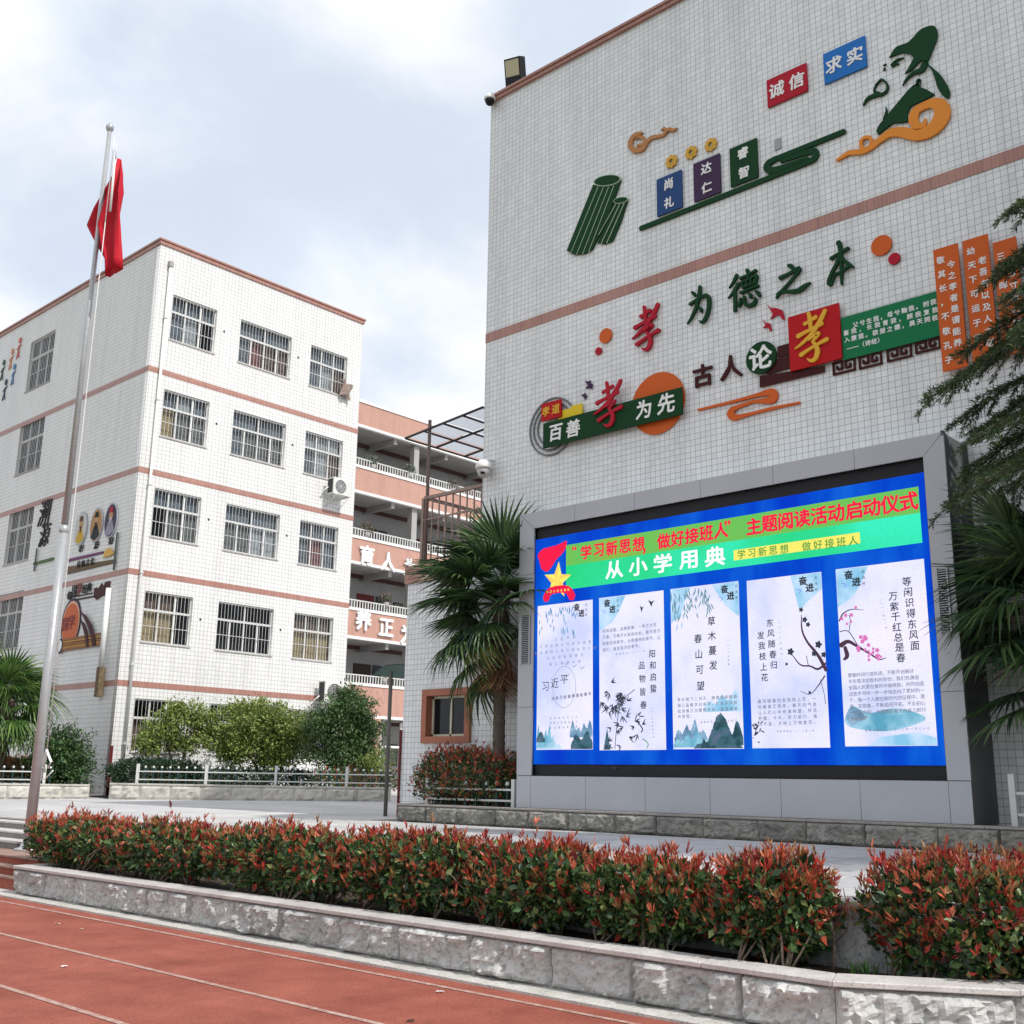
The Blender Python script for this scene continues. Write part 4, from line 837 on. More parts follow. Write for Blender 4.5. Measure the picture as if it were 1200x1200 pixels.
# side and top faces of the box
for za, zb2 in ((zb_c, 2.6), (2.606, 4.1), (4.106, zt_c-.012)): MB().box((XC+.004, yr, za), (XW-.002, yr+.018, zb2)).build('side_panel', clad_shaded, sur)
MB().box((XC+.004, yl-.018, zb_c), (XW-.002, yl, zt_c-.012)).build('side_panel', clad, sur)
MB().box((XC+.004, yr, zt_c-.010), (XW-.002, yl, zt_c-.0)).build('top_panel', clad, sur)
def louvre(tl, br, lab):
    a, b_ = Cc(*tl), Cc(*br); o = cut('louvre', [[(a[0], b_[1]), (b_[0], b_[1]), (b_[0], a[1]), (a[0], a[1])]], FC, .006, bezel, .001, sur); o['label'] = lab
    n = 26; mb = MB(); h = a[1]-b_[1]
    for k in range(n):
        z = b_[1]+h*(k+.5)/n; mb.add([(XC-.008, -a[0], z-.006), (XC-.008, -b_[0], z-.006), (XC-.026, -b_[0], z-.014), (XC-.026, -a[0], z-.014), (XC-.008, -a[0], z+.003), (XC-.008, -b_[0], z+.003), (XC-.026, -b_[0], z-.006), (XC-.026, -a[0], z-.006)], [(0, 1, 2, 3), (7, 6, 5, 4), (3, 2, 6, 7), (0, 4, 5, 1), (0, 3, 7, 4), (1, 5, 6, 2)])
    mb.box((XC-.03, -a[0]-.02, b_[1]-.02), (XC-.001, -a[0], a[1]+.02)).box((XC-.03, -b_[0], b_[1]-.02), (XC-.001, -b_[0]+.02, a[1]+.02)).build('slats', alu if False else clad, o)
louvre((611.5, 722), (621.5, 777), 'left ventilation louvre'); louvre((1097, 668), (1117, 740), 'right ventilation louvre')

# the screen: only the lit picture emits
XS = 13.66; FS = frame_x(XS); Sc = px(XS)
def emit_mat(name, c, s=1.0): return mat('lit_'+name, emit=c, estr=s, rough=.5)
def screen_mat(name, c1, c2, c3, scale=.8, strength=1.0, stretch=(1, 1, 1), lines=.12):
    m = bpy.data.materials.new(name); m.use_nodes = True; t = m.node_tree; b = t.nodes['Principled BSDF']; b.inputs['Base Color'].default_value = (.0, .0, .0, 1); b.inputs['Roughness'].default_value = .6; b.inputs['Specular IOR Level'].default_value = .05
    g = t.nodes.new('ShaderNodeNewGeometry'); st = t.nodes.new('ShaderNodeVectorMath'); st.operation = 'MULTIPLY'; st.inputs[1].default_value = stretch; t.links.new(g.outputs['Position'], st.inputs[0])
    n = t.nodes.new('ShaderNodeTexNoise'); n.inputs['Scale'].default_value = scale; n.inputs['Detail'].default_value = 3; t.links.new(st.outputs[0], n.inputs['Vector'])
    r = t.nodes.new('ShaderNodeValToRGB'); e = r.color_ramp.elements; e[0].position = .35; e[0].color = (*c1, 1); e[1].position = .68; e[1].color = (*c3, 1); q = e.new(.5); q.color = (*c2, 1)
    t.links.new(n.outputs['Fac'], r.inputs[0])
    w = t.nodes.new('ShaderNodeTexBrick'); w.offset = 0; cmb = t.nodes.new('ShaderNodeCombineXYZ'); s = t.nodes.new('ShaderNodeSeparateXYZ'); t.links.new(g.outputs['Position'], s.inputs[0]); t.links.new(s.outputs['Y'], cmb.inputs['X']); t.links.new(s.outputs['Z'], cmb.inputs['Y'])
    t.links.new(cmb.outputs[0], w.inputs['Vector']); w.inputs['Scale'].default_value = 1; w.inputs['Brick Width'].default_value = .02; w.inputs['Row Height'].default_value = .02; w.inputs['Mortar Size'].default_value = .003
    w.inputs['Color1'].default_value = (1, 1, 1, 1); w.inputs['Color2'].default_value = (1-lines,)*3+(1,); w.inputs['Mortar'].default_value = (1-lines*2,)*3+(1,)
    mm = t.nodes.new('ShaderNodeVectorMath'); mm.operation = 'MULTIPLY'; t.links.new(r.outputs[0], mm.inputs[0]); t.links.new(w.outputs['Color'], mm.inputs[1])
    t.links.new(mm.outputs[0], b.inputs['Emission Color']); b.inputs['Emission Strength'].default_value = strength; MATS[name] = m; return m
scr = empty('video_screen', (XS, 8.7, 3.6), 'big lit LED video screen with five white posters on blue', 'video screen')
MB().box((XS+.02, -x1, y0i), (XS+.03, -x0, y1i)).build('bezel', bezel, scr)
a = Sc(626.5, 632.5); b_ = Sc(1083, 554); c = Sc(623.5, 897.5); d = Sc(1107, 894.5)
sx0, sx1, sy1, sy0 = (a[0]+c[0])/2, (b_[0]+d[0])/2, (a[1]+b_[1])/2, (c[1]+d[1])/2
M_BLUE = screen_mat('lit_blue_background', (.0, .035, .52), (.0, .065, .56), (.005, .12, .64), 1.6, 1.0, (1, 1, .35))
cut('picture', [[(sx0, sy0), (sx1, sy0), (sx1, sy1), (sx0, sy1)]], FS, .012, M_BLUE, -.012, scr)
M_GRN = screen_mat('lit_green_banner', (.02, .58, .16), (.01, .62, .22), (.02, .58, .10), 1.0, 1.0)
M_GRN2 = screen_mat('lit_teal_banner', (.04, .78, .48), (.03, .66, .30), (.02, .60, .20), .5, 1.0)
M_OLV = screen_mat('lit_olive_strip', (.26, .42, .06), (.12, .50, .10), (.20, .46, .08), .8, 1.0, (1, 1, .2))
a = Sc(663.5, 639); b_ = Sc(1076, 570); c = Sc(664, 691); d = Sc(1081, 636)
gx0, gx1 = a[0], (b_[0]+d[0])/2; gy1 = (a[1]+b_[1])/2; gy0 = (c[1]+d[1])/2; gm = gy0+(gy1-gy0)*.53
bn = cut('banner', [[(gx0, gy0), (gx1, gy0), (gx1, gm), (gx0, gm)]], FS, .002, M_GRN2, .001, scr)
cut('strip', [[(gx0, gm+.0005), (gx1, gm+.0005), (gx1, gy1), (gx0, gy1)]], FS, .002, M_OLV, .001, bn)
E_RED = emit_mat('red', (.72, .010, .055)); E_WHITE = emit_mat('white', (.86, .86, .92)); E_YEL = emit_mat('yellow', (.72, .66, .12)); E_GOLD = emit_mat('gold', (.85, .50, .10)); E_INK = emit_mat('ink', (.03, .035, .05)); E_GRY = emit_mat('grey_ink', (.16, .17, .22)); E_DG = emit_mat('dark_green', (.06, .26, .05)); E_BLU = emit_mat('blueline', (.10, .16, .75))
hz = .36
text_chars(line_items('“', Sc(677, 645), Sc(677, 645), .24)+line_items('学习新思想', Sc(687, 647), Sc(748.5, 637.5), .24)+line_items('，', Sc(759, 640), Sc(759, 640), .24)+line_items('做好接班人', Sc(778, 634), Sc(845, 621.5), .25)+line_items('”', Sc(858, 616), Sc(858, 616), .26)+line_items('主题阅读活动启动仪式', Sc(883.5, 616.5), Sc(1065, 587.5), .262), FS, .001, E_RED, .0045, bn, off=.030)
text_chars(line_items('从小学用典', Sc(720, 667.5), Sc(838, 652), .30), FS, .001, E_WHITE, .0045, bn, off=.022, sx=1.2)
a = Sc(860, 651); b_ = Sc(1008, 632); yb1 = Sc(860, 645)[1]
ys_ = cut('strip', [[(a[0], Sc(860, 657)[1]), (b_[0], Sc(860, 657)[1]), (b_[0], Sc(860, 645)[1]), (a[0], Sc(860, 645)[1])]], FS, .001, E_YEL, .004, bn)
text_chars(line_items('学习新思想 做好接班人', Sc(869, 649.5), Sc(1000, 633.5), .14), FS, .001, E_DG, .006, bn, off=.012)
# badge: flame, star and ribbon
bd = cut('badge', [[Sc(*p) for p in crp(list(map(tuple, smooth_path([(150, 545), (142, 510), (165, 480), (200, 468), (240, 458), (270, 445), (297, 433), (292, 470), (270, 505), (240, 535), (215, 575), (190, 600), (160, 585)], 4))), 600, 540)]], FS, .002, E_RED, .005, scr)
cx_, cy_ = Sc(653.5, 680.5); star = [(cx_+(.30 if i % 2 == 0 else .13)*math.sin(math.pi*i/5+.1), cy_+(.32 if i % 2 == 0 else .13)*math.cos(math.pi*i/5+.1)) for i in range(10)]
cut('star', [star], FS, .002, E_GOLD, .008, bd)
for i in range(0, 10, 2): cut('facet', [[(cx_, cy_), star[i], star[i+1]]], FS, .0012, E_YEL, .0105, bd)
cut('ribbon', [ribbon([Sc(*p) for p in crp([(185, 750), (205, 710), (255, 695), (305, 700), (330, 740)], 600, 540)], [.14, .13, .12, .13, .14])], FS, .002, E_RED, .0125, bd)
text_obj('writing', line_items('中国少年先锋队', Sc(642, 694), Sc(667, 691), .045), FS, .0006, E_YEL, .015, bd)
# posters
PST = [((631, 710), (694.5, 703), (628, 878.5), (695, 878.5)), ((702, 700), (777, 693), (703, 879), (781.5, 879)), ((785, 690), (865.5, 681.5), (790, 878.5), (872, 877)), ((874.5, 681), (962, 670), (882.5, 877), (973.5, 876)), ((980, 667), (1083, 655), (990, 875), (1098.5, 873.5))]
M_PST = screen_mat('lit_poster_paper', (.55, .60, .86), (.72, .72, .93), (.80, .76, .93), .9, 1.0, lines=.10)
M_WASH = screen_mat('lit_pale_blue_wash', (.22, .50, .72), (.40, .62, .82), (.58, .70, .90), 2.5, 1.0, lines=.10)
M_WASH2 = screen_mat('lit_teal_wash', (.10, .33, .48), (.22, .48, .62), (.45, .62, .80), 3.5, 1.0, lines=.10)
M_ROCK = screen_mat('lit_dark_rock', (.02, .06, .08), (.05, .13, .17), (.10, .14, .22), 6, 1.0, lines=.10)
M_WASH3 = screen_mat('lit_slate_wash', (.10, .20, .34), (.16, .30, .44), (.30, .46, .62), 6, 1.0, lines=.10)
M_PLUM = emit_mat('plum', (.55, .14, .38)); M_DTW = emit_mat('dark_twig', (.06, .03, .05))
labs = ['leftmost poster with a circle and misty mountains', 'poster with dark bamboo leaves', 'middle poster with green leaves above and mountains below', 'poster with a black plum branch', 'rightmost, widest poster with a pink blossoming branch']
PB = []
for k, (tl, tr, bl, br_) in enumerate(PST):
    a, b_, c, d = Sc(*tl), Sc(*tr), Sc(*bl), Sc(*br_); R_ = ((a[0]+c[0])/2, (b_[0]+d[0])/2, (c[1]+d[1])/2, (a[1]+b_[1])/2)
    o = cut('poster', [[(R_[0], R_[2]), (R_[1], R_[2]), (R_[1], R_[3]), (R_[0], R_[3])]], FS, .002, M_PST, .001, scr); o['label'] = labs[k]; PB.append((o, R_))
def PP(k, u, v): R_ = PB[k][1]; return (R_[0]+(R_[1]-R_[0])*u, R_[3]+(R_[2]-R_[3])*v)
def pcut(k, pts, m_, n=.0034, name='artwork', soft=False):
    if soft: pts = [tuple(p) for p in smooth_path(list(pts)+[pts[0]], 6)][:-1]
    return cut(name, [[PP(k, min(max(u, .004), .996), min(max(v, .003), .997)) for u, v in pts]], FS, .0006, m_, n, PB[k][0])
def pline(k, pts, w, m_, n=.005, name='artwork'): return cut(name, [ribbon([PP(k, u, v) for u, v in pts], w, 4)], FS, .0006, m_, n, PB[k][0])
def ptext(k, s, u0, v0, u1, v1, size, m_=None, off=.01, shear=0): return text_obj('writing', line_items(s, PP(k, u0, v0), PP(k, u1, v1), size), FS, .0006, m_ or E_INK, .006, PB[k][0], off=off, shear=shear)
def ridge(k, u0, u1, base, top, m_, n, seed, peaks=3, sharp=1.0):
    rr = random.Random(seed); N = 44; pts = []
    for i in range(N+1):
        u = u0+(u1-u0)*i/N; s = sum(math.exp(-((i/N-(q+.5+rr.uniform(-.2, .2)*0)/peaks)*peaks*2.2)**2)*(.55+.45*((q*7+seed) % 3)/2) for q in range(peaks)); pts.append((u, base-(base-top)*min(1, s**sharp)+rr.uniform(-.010, .006)))
    return pcut(k, [(u0, base)]+pts+[(u1, base)], m_, n)
def tuft(k, n, u0, u1, v0, v1, m_, seed, L=.10, down=True):
    rr = random.Random(seed); polys = []
    for i in range(n):
        u, v = rr.uniform(u0, u1), v0+(v1-v0)*rr.random()**1.6; a = rr.uniform(-.5, .5)+(-math.pi/2 if down else rr.uniform(0, 6.28)); x, y = PP(k, u, v); l = L*rr.uniform(.6, 1.2)
        e = (x+math.cos(a)*l, y+math.sin(a)*l); R_ = PB[k][1]; e = (min(max(e[0], R_[0]+.01), R_[1]-.01), min(max(e[1], R_[2]+.01), R_[3]-.01)); polys.append(ribbon([(x, y), ((x+e[0])/2, (y+e[1])/2), e], [.005, .020, .003], 2))
    vs = None
    return cut_strokes('artwork', polys, FS, .0003, m_, .0052, PB[k][0]) if n < 5 else flat_many('artwork', polys, m_, .0055, PB[k][0])
def flat_many(name, polys, m_, n0, parent):
    vs, fs = [], []; cx = sum(p[0] for g in polys for p in g)/sum(len(g) for g in polys); cy = sum(p[1] for g in polys for p in g)/sum(len(g) for g in polys)
    for k, g in enumerate(polys):
        b = len(vs); vs += [(p[0]-cx, p[1]-cy, .00001*k) for p in g]; fs.append([b+i for i in range(len(g))])
    me = bpy.data.meshes.new(name); me.from_pydata(vs, [], fs); me.update(); o = link(name, me, FS @ Matrix.Translation((cx, cy, n0)), parent, m_); o['kind'] = 'stuff'; return o
# corner washes and small square emblems
for k, (u0, u1) in enumerate(((.0, .0), (0, .42), (.0, .3), (.6, 1), (.0, .38))):
    if k: pcut(k, [(u0, 0), (u1, 0), (u1-(.1 if u0 == 0 else 0), .10), ((u0+u1)/2, .17), (u0+(.1 if u0 else 0), .22)], M_WASH)
pcut(2, [(.62, 0), (1, 0), (1, .22), (.8, .14)], M_WASH)
for k, u in enumerate((.72, .13, .80, .76, .15)):
    w_ = PB[k][1][1]-PB[k][1][0]
    text_obj('emblem', [('奋', *PP(k, u, .040), .125), ('进', *PP(k, u+.085, .085), .125)], FS, .0006, E_INK, .006, PB[k][0], off=.04)
    ptext(k, '正当时', u+.17, .03, u+.17, .10, .045)
    pline(k, [(u-.09, .085), (u-.03, .095), (u-.06, .11)], .008, E_BLU)
# poster 1
tuft(0, 46, .02, .75, .02, .20, mat('lit_teal_leaf', emit=(.10, .25, .42)), 3, .11)
for j, s in enumerate(('习近平总', '引用古典名句讲述道理', '每当春回大地万物复苏之时', '以诗词寄语春天', '催人奋进向前')): ptext(0, s, .5-.045*len(s)+.02, .25+.042*j, .5+.045*len(s), .245+.042*j, .055, E_GRY, 0)
c_ = PP(0, .50, .58); cut('artwork', [ell(*c_, .24, .33, 40), ell(*c_, .234, .324, 40)], FS, .0006, E_GRY, .005, PB[0][0])
ptext(0, '习近平', .16, .57, .50, .53, .17, off=.0); ptext(0, '这样引经据典描绘春天', .30, .655, .95, .635, .062)
for j, (u, v) in enumerate(((.54, .42), (.68, .44), (.82, .455), (.55, .50))): pline(0, [(u-.04, v), (u, v+.008), (u+.04, v-.008)], .008, E_GRY)
for j, s in enumerate(('春雨惊春清谷天', '夏满芒夏暑相连中', '秋处露秋寒霜降')): ptext(0, s, .26, .79+.032*j, .72, .785+.032*j, .04, E_GRY, 0)
ridge(0, .0, .34, .985, .84, M_WASH2, .0036, 2, 5); ridge(0, .60, 1., .92, .81, M_WASH3, .0036, 5, 4); ridge(0, .0, .45, .995, .93, M_WASH, .0034, 3, 4); ridge(0, .62, 1., 1., .88, M_ROCK, .0044, 1, 2); ridge(0, .0, .16, .95, .86, M_ROCK, .0044, 4, 1)
# poster 2
for j, s in enumerate(('阳和启蛰，品物皆春，一年之计在', '于春，万事开头皆由此始，春天是万', '物复苏的季节，也是播种的季节，让', '我们，奋发有为的季节。')): ptext(1, s, .08, .225+.042*j, .08+.056*(len(s)-1), .215+.042*j, .062, E_GRY, .01)
ptext(1, '新春寄语二〇一八年', .28, .385, .70, .38, .035, E_GRY, 0)
ptext(1, '阳和启蛰', .82, .40, .83, .62, .125, off=.013, shear=.05); ptext(1, '品物皆春', .66, .47, .68, .72, .125, off=.013, shear=.05); ptext(1, '二〇一七年新春贺词', .80, .74, .82, .92, .032, E_GRY, 0)
def bamboo(k, cx, cy, n, seed, L):
    rr = random.Random(seed); polys = []
    for i in range(n):
        x, y = PP(k, cx+rr.gauss(0, .12), cy+rr.gauss(0, .055)); a0 = rr.choice((-.4, -2.7, -1.2, .5, -2.0)) 
        for q in range(3):
            a = a0+(q-1)*.5+rr.uniform(-.2, .2); l = L*rr.uniform(.5, 1.1); m2 = (x+math.cos(a)*l*.45, y+math.sin(a)*l*.45); e = (x+math.cos(a)*l, y+math.sin(a)*l); polys.append(ribbon([(x, y), m2, e], [.003, .020, .002], 2))
    flat_many('artwork', polys, E_INK, .0055, PB[k][0])
bamboo(1, .30, .70, 26, 5, .15); bamboo(1, .42, .82, 9, 9, .13); bamboo(1, .28, .92, 7, 11, .10)
pline(1, [(.24, .99), (.27, .86), (.34, .70), (.55, .62)], .012, E_INK); pline(1, [(.66, .93), (.74, .96), (.72, .99)], .014, E_DG); pline(1, [(.60, .83), (.66, .87), (.64, .89)], .02, E_INK); pcut(1, [(.06, 1), (.12, .86), (.17, 1)], M_ROCK)
for (u, v, s) in ((.82, .07, .05), (.67, .10, .03)): pcut(1, [(u-s, v-.02), (u, v-.005), (u+s, v-.012), (u+.01, v+.008), (u, v+.03)], E_INK, .005)
# poster 3
tuft(2, 60, .0, .62, .01, .18, mat('lit_green_leaf', emit=(.10, .22, .25)), 8, .12); tuft(2, 16, .05, .25, .05, .30, mat('lit_teal_leaf2', emit=(.20, .40, .60)), 9, .10)
ptext(2, '草木蔓发', .60, .23, .61, .50, .14, off=.013, shear=.05); ptext(2, '春山可望', .40, .33, .42, .62, .14, off=.013, shear=.05); ptext(2, '二〇一八年新春', .83, .36, .83, .50, .035, E_GRY, 0)
ridge(2, .45, 1., .78, .66, M_WASH, .0032, 3, 3); ridge(2, .02, .50, .96, .83, M_WASH3, .0036, 6, 4); ridge(2, .0, .7, .99, .90, M_WASH2, .0038, 9, 5); ridge(2, .52, .86, .995, .79, M_ROCK, .0044, 2, 1); ridge(2, .40, .95, .995, .93, M_ROCK, .0046, 7, 6); ridge(2, .84, 1.0, .98, .80, M_ROCK, .0050, 1, 1); pcut(2, [(.3, 1), (.35, .97), (.6, .955), (.95, .97), (.99, 1)], M_ROCK, .0056)
for j, s in enumerate(('草长莺飞二月天，拂堤杨柳醉春', '烟儿童散学归来早，忙趁东风放', '纸鸢春江水暖鸭先知，蒌蒿满地', '芦芽短。')): ptext(2, s, .10, .70+.035*j, .10+.062*(len(s)-1), .695+.035*j, .058, E_GRY, .01)
ptext(2, '新春寄语二〇一八年春节', .42, .84, .90, .835, .035, E_GRY, 0)
# poster 4
ptext(3, '东风随春归', .30, .27, .33, .52, .115, off=.013, shear=.05); ptext(3, '发我枝上花', .17, .34, .20, .59, .115, off=.013, shear=.05); ptext(3, '二〇一六年新年', .42, .27, .44, .46, .035, E_GRY, 0)
pline(3, [(1, .57), (.93, .50), (.86, .45), (.78, .40), (.72, .33), (.72, .24)], [.05, .045, .04, .03, .025, .01], M_DTW); pline(3, [(1, .53), (.90, .56), (.80, .54), (.68, .53), (.58, .47)], [.03, .03, .022, .02, .012], M_DTW); pline(3, [(.98, .60), (.88, .66), (.78, .70), (.66, .68)], [.02, .014, .01, .006], M_DTW); pline(3, [(.92, .62), (.96, .70), (.97, .76)], .008, M_DTW); pline(3, [(.78, .54), (.76, .48)], .01, M_DTW)
for (u, v, s) in ((.72, .21, .03), (.76, .27, .035), (.80, .30, .03), (.92, .42, .045), (.56, .45, .045), (.98, .48, .035), (.86, .47, .035), (.78, .69, .02), (.50, .52, .02)):
    c_ = PP(3, u, v); cut('blossom', [[(c_[0]+s*(1+.25*math.cos(5*t_))*math.cos(t_), c_[1]+s*(1+.25*math.cos(5*t_))*math.sin(t_)) for t_ in [6.283*i/20 for i in range(20)]]], FS, .0006, E_INK, .006, PB[3][0])
for j, s in enumerate(('春风随春归发我枝上花，一', '年春事又到来，春天的气息', '让人们心中充满希望，并且', '把握，今天，努力前行，奋', '斗不息，大地上万物复苏。')): ptext(3, s, .12, .80-.07+.033*j, .12+.065*(len(s)-1), .795-.07+.033*j, .058, E_GRY, .01)
ptext(3, '新春团拜会二〇一六年二月', .35, .905, .80, .905, .035, E_GRY, 0); tuft(3, 22, .02, .13, .86, .97, E_INK, 12, .06, False)
# poster 5
ptext(4, '等闲识得东风面', .80, .115, .84, .47, .125, off=.013, shear=.05); ptext(4, '万紫千红总是春', .64, .19, .68, .53, .125, off=.013, shear=.05); ptext(4, '二〇一二年十一月', .50, .20, .54, .36, .035, E_GRY, 0)
pline(4, [(.01, .44), (.10, .42), (.20, .45), (.32, .49), (.44, .53), (.52, .525)], [.07, .05, .035, .025, .018, .008], M_DTW); pline(4, [(.01, .30), (.06, .26), (.16, .24), (.30, .25)], [.02, .018, .012, .006], M_DTW); pline(4, [(.01, .36), (.10, .36), (.16, .40), (.22, .46)], .012, M_DTW); pline(4, [(.06, .45), (.08, .50), (.04, .52)], [.05, .06, .03], M_DTW); pline(4, [(.12, .36), (.14, .30), (.13, .27)], .01, M_DTW)
rr = random.Random(4)
for i in range(34):
    u, v = rr.choice(((.28, .40), (.30, .43), (.40, .49), (.45, .52), (.30, .53), (.25, .47), (.14, .28), (.22, .25), (.12, .33), (.37, .50), (.05, .27))); u += rr.uniform(-.04, .04); v += rr.uniform(-.02, .02); s = rr.uniform(.014, .03); c_ = PP(4, u, v)
    cut('blossom', [[(c_[0]+s*(1+.3*math.cos(5*t_))*math.cos(t_), c_[1]+s*(1+.3*math.cos(5*t_))*math.sin(t_)) for t_ in [6.283*i/15 for i in range(15)]]], FS, .0004, M_PLUM, .006+.0001*i, PB[4][0])
for j, s in enumerate(('要像时间行进轨迹，不断开创美好', '今年是决定胜利的年份，我们充满信', '全国人民要在春风中继续前，共同创造', '这些岁月中一步一步地走向了更好的一', '个，每一个人都在新时代的征程中，是', '者，实现者，不断前进开拓，不忘初心', '一步步向前，大家都在春天中奋力前行', '勇敢追梦')): ptext(4, s, .10, .61+.0345*j, .10+.049*(len(s)-1), .605+.0345*j, .06, E_GRY, .01)
pcut(4, [(0, .86), (.1, .78), (.3, .82), (.6, .80), (.9, .86), (.5, .92), (.1, .90)], M_WASH2, .0034, soft=True); pcut(4, [(.25, 1), (.4, .95), (.8, .93), (1, .96), (1, 1)], M_WASH, .0034); pcut(4, [(.02, .84), (.06, .80), (.12, .785), (.20, .81), (.24, .85), (.16, .87), (.08, .885)], M_WASH3, .0040, soft=True)
ptext(4, '新春寄语——二〇一八年一月三十日', .25, .915, .92, .91, .038, E_GRY, 0)

# ------------------------------------------------------------------ planter under the screen
pl = empty('wall_planter', (13.4, 8, .88), 'low weathered stone-faced planter running under the video screen', 'planter')
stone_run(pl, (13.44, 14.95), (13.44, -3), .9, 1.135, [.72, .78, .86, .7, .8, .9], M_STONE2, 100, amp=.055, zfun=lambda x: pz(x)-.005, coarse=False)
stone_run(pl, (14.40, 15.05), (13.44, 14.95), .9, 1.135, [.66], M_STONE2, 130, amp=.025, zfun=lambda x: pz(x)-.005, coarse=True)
coping_run(pl, [(14.41, 15.08), (13.405, 14.98), (13.405, -3)], [(14.41, 14.86), (13.63, 14.80), (13.63, -3)], 1.137, 1.17, 1.1, mat('weathered_coping', (.30, .275, .25), .8, noise_amt=.25, noise_scale=5, bump=.3))
sheet('planter_soil', [(13.6, 14.9, 1.12), (13.6, -3, 1.12), (14.41, -3, 1.12), (14.41, 14.9, 1.12)], M_SOIL)

# ================================================================== DORMITORY BLOCK ON THE LEFT
YL, XL, XR, RZ = 33.19, 17.65, 26.86, 19.85; FLR = frame_y(YL); FLS = frame_x(XL); PYL = py(YL); PXL = px(XL)
dorm = empty('dormitory_building', (XL, YL, pz(XL)), 'white-tiled five-storey block with barred windows and red-brown bands', 'building')
tops = [18.03, 14.50, 10.99, 7.48, 3.97]; cols = [(18.30, 1.80, 3), (21.10, 2.32, 4), (24.33, 1.83, 3)]; WH = 1.68
stops = [18.62, 15.12, 11.52, 8.20, 4.70]; SW = (40.85, 43.0, 2.15)
holes = [[(x, z-WH), (x+w, z-WH), (x+w, z), (x, z)] for z in tops for x, w, _ in cols]
cut('wall', [[(XL, .6), (XR, .6), (XR, RZ), (XL, RZ)]]+holes, FLR, .22, T_LEFT, -.22, dorm)
holes = [[(-SW[1], z-SW[2]), (-SW[0], z-SW[2]), (-SW[0], z), (-SW[1], z)] for z in stops]
cut('wall', [[(-62, .6), (-YL-.221, .6), (-YL-.221, RZ), (-62, RZ)]]+holes, FLS, .22, T_LEFT, -.22, dorm)
MB().box((XR-.22, YL+.222, .6), (XR, 62, RZ)).build('wall', T_LEFT, dorm)
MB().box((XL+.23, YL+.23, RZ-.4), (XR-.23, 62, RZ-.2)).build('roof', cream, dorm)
for z in (15.18, 11.59, 8.14, 4.52):
    MB().box((XL-.012, YL-.012, z-.19), (XR+.012, YL-.001, z)).build('brick_band', T_BAND, dorm)
    MB().box((XL-.012, YL, z-.19), (XL-.001, 62, z)).build('brick_band', T_BAND, dorm)
MB().box((XL-.05, YL-.05, RZ-.14), (XR+.05, YL+.25, RZ)).box((XL-.05, YL+.252, RZ-.14), (XL+.25, 62, RZ)).box((XL-.09, YL-.09, RZ+.002), (XR+.09, YL+.27, RZ+.07)).box((XL-.09, YL+.272, RZ+.002), (XL+.27, 62, RZ+.07)).build('roof_coping', T_BAND, dorm)
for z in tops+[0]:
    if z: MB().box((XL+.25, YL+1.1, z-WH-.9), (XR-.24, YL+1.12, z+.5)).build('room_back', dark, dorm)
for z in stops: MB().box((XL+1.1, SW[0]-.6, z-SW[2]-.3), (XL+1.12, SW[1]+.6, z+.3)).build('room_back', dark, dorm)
# clear glass
gl = bpy.data.materials.new('clear_glass'); gl.use_nodes = True; t = gl.node_tree; t.nodes.clear()
o_ = t.nodes.new('ShaderNodeOutputMaterial'); m1 = t.nodes.new('ShaderNodeMixShader'); tr = t.nodes.new('ShaderNodeBsdfTransparent'); tr.inputs[0].default_value = (.86, .88, .88, 1)
gs = t.nodes.new('ShaderNodeBsdfGlossy'); gs.inputs['Roughness'].default_value = .06; fr_ = t.nodes.new('ShaderNodeFresnel'); fr_.inputs[0].default_value = 1.22
t.links.new(fr_.outputs[0], m1.inputs[0]); t.links.new(tr.outputs[0], m1.inputs[1]); t.links.new(gs.outputs[0], m1.inputs[2]); t.links.new(m1.outputs[0], o_.inputs[0])
def cloth_mat(name, c, s=14): return mat(name, c, .9, noise_amt=.35, noise_scale=s)
CUR = {'o': cloth_mat('ochre_curtain', (.50, .38, .22)), 'r': cloth_mat('dusty_red_curtain', (.34, .14, .14)), 'w': cloth_mat('lace_curtain', (.52, .54, .56)), 'g': cloth_mat('grey_curtain', (.22, .25, .29)), 'n': cloth_mat('brown_curtain', (.22, .15, .12)), 'p': cloth_mat('patterned_curtain', (.24, .24, .24), 28)}
def make_window(w, h, nb, ntop, tr_=.36, key=''):
    """window in facade coordinates: x right, y up, z towards the viewer; origin at lower left of the opening"""
    f = .045; mb = MB(); zt = h*(1-tr_)
    mb.box((0, 0, -.16), (w, f, -.10)).box((0, h-f, -.16), (w, h, -.10)).box((0, f+.001, -.16), (f, h-f-.001, -.10)).box((w-f, f+.001, -.16), (w, h-f-.001, -.10)).box((f+.001, zt-f*.8, -.158), (w-f-.001, zt+f*.8, -.098))
    for i in range(1, nb): mb.box((w*i/nb-f*.6, f+.001, -.156), (w*i/nb+f*.6, zt-f*.8-.001, -.102))
    for i in range(1, ntop): mb.box((w*i/ntop-f*.6, zt+f*.8+.001, -.156), (w*i/ntop+f*.6, h-f-.001, -.102))
    return mb
def wavy(w, h, m_, amp=.03, n=14):
    mb = MB(); V = []
    for i in range(n+1): 
        x = w*i/n; z = -.26+amp*math.sin(i*2.4+w*7); V += [(x, 0, z), (x, h, z*.6-.1)]
    mb.add(V, [(2*i, 2*i+2, 2*i+3, 2*i+1) for i in range(n)]); return mb
BARM = {}
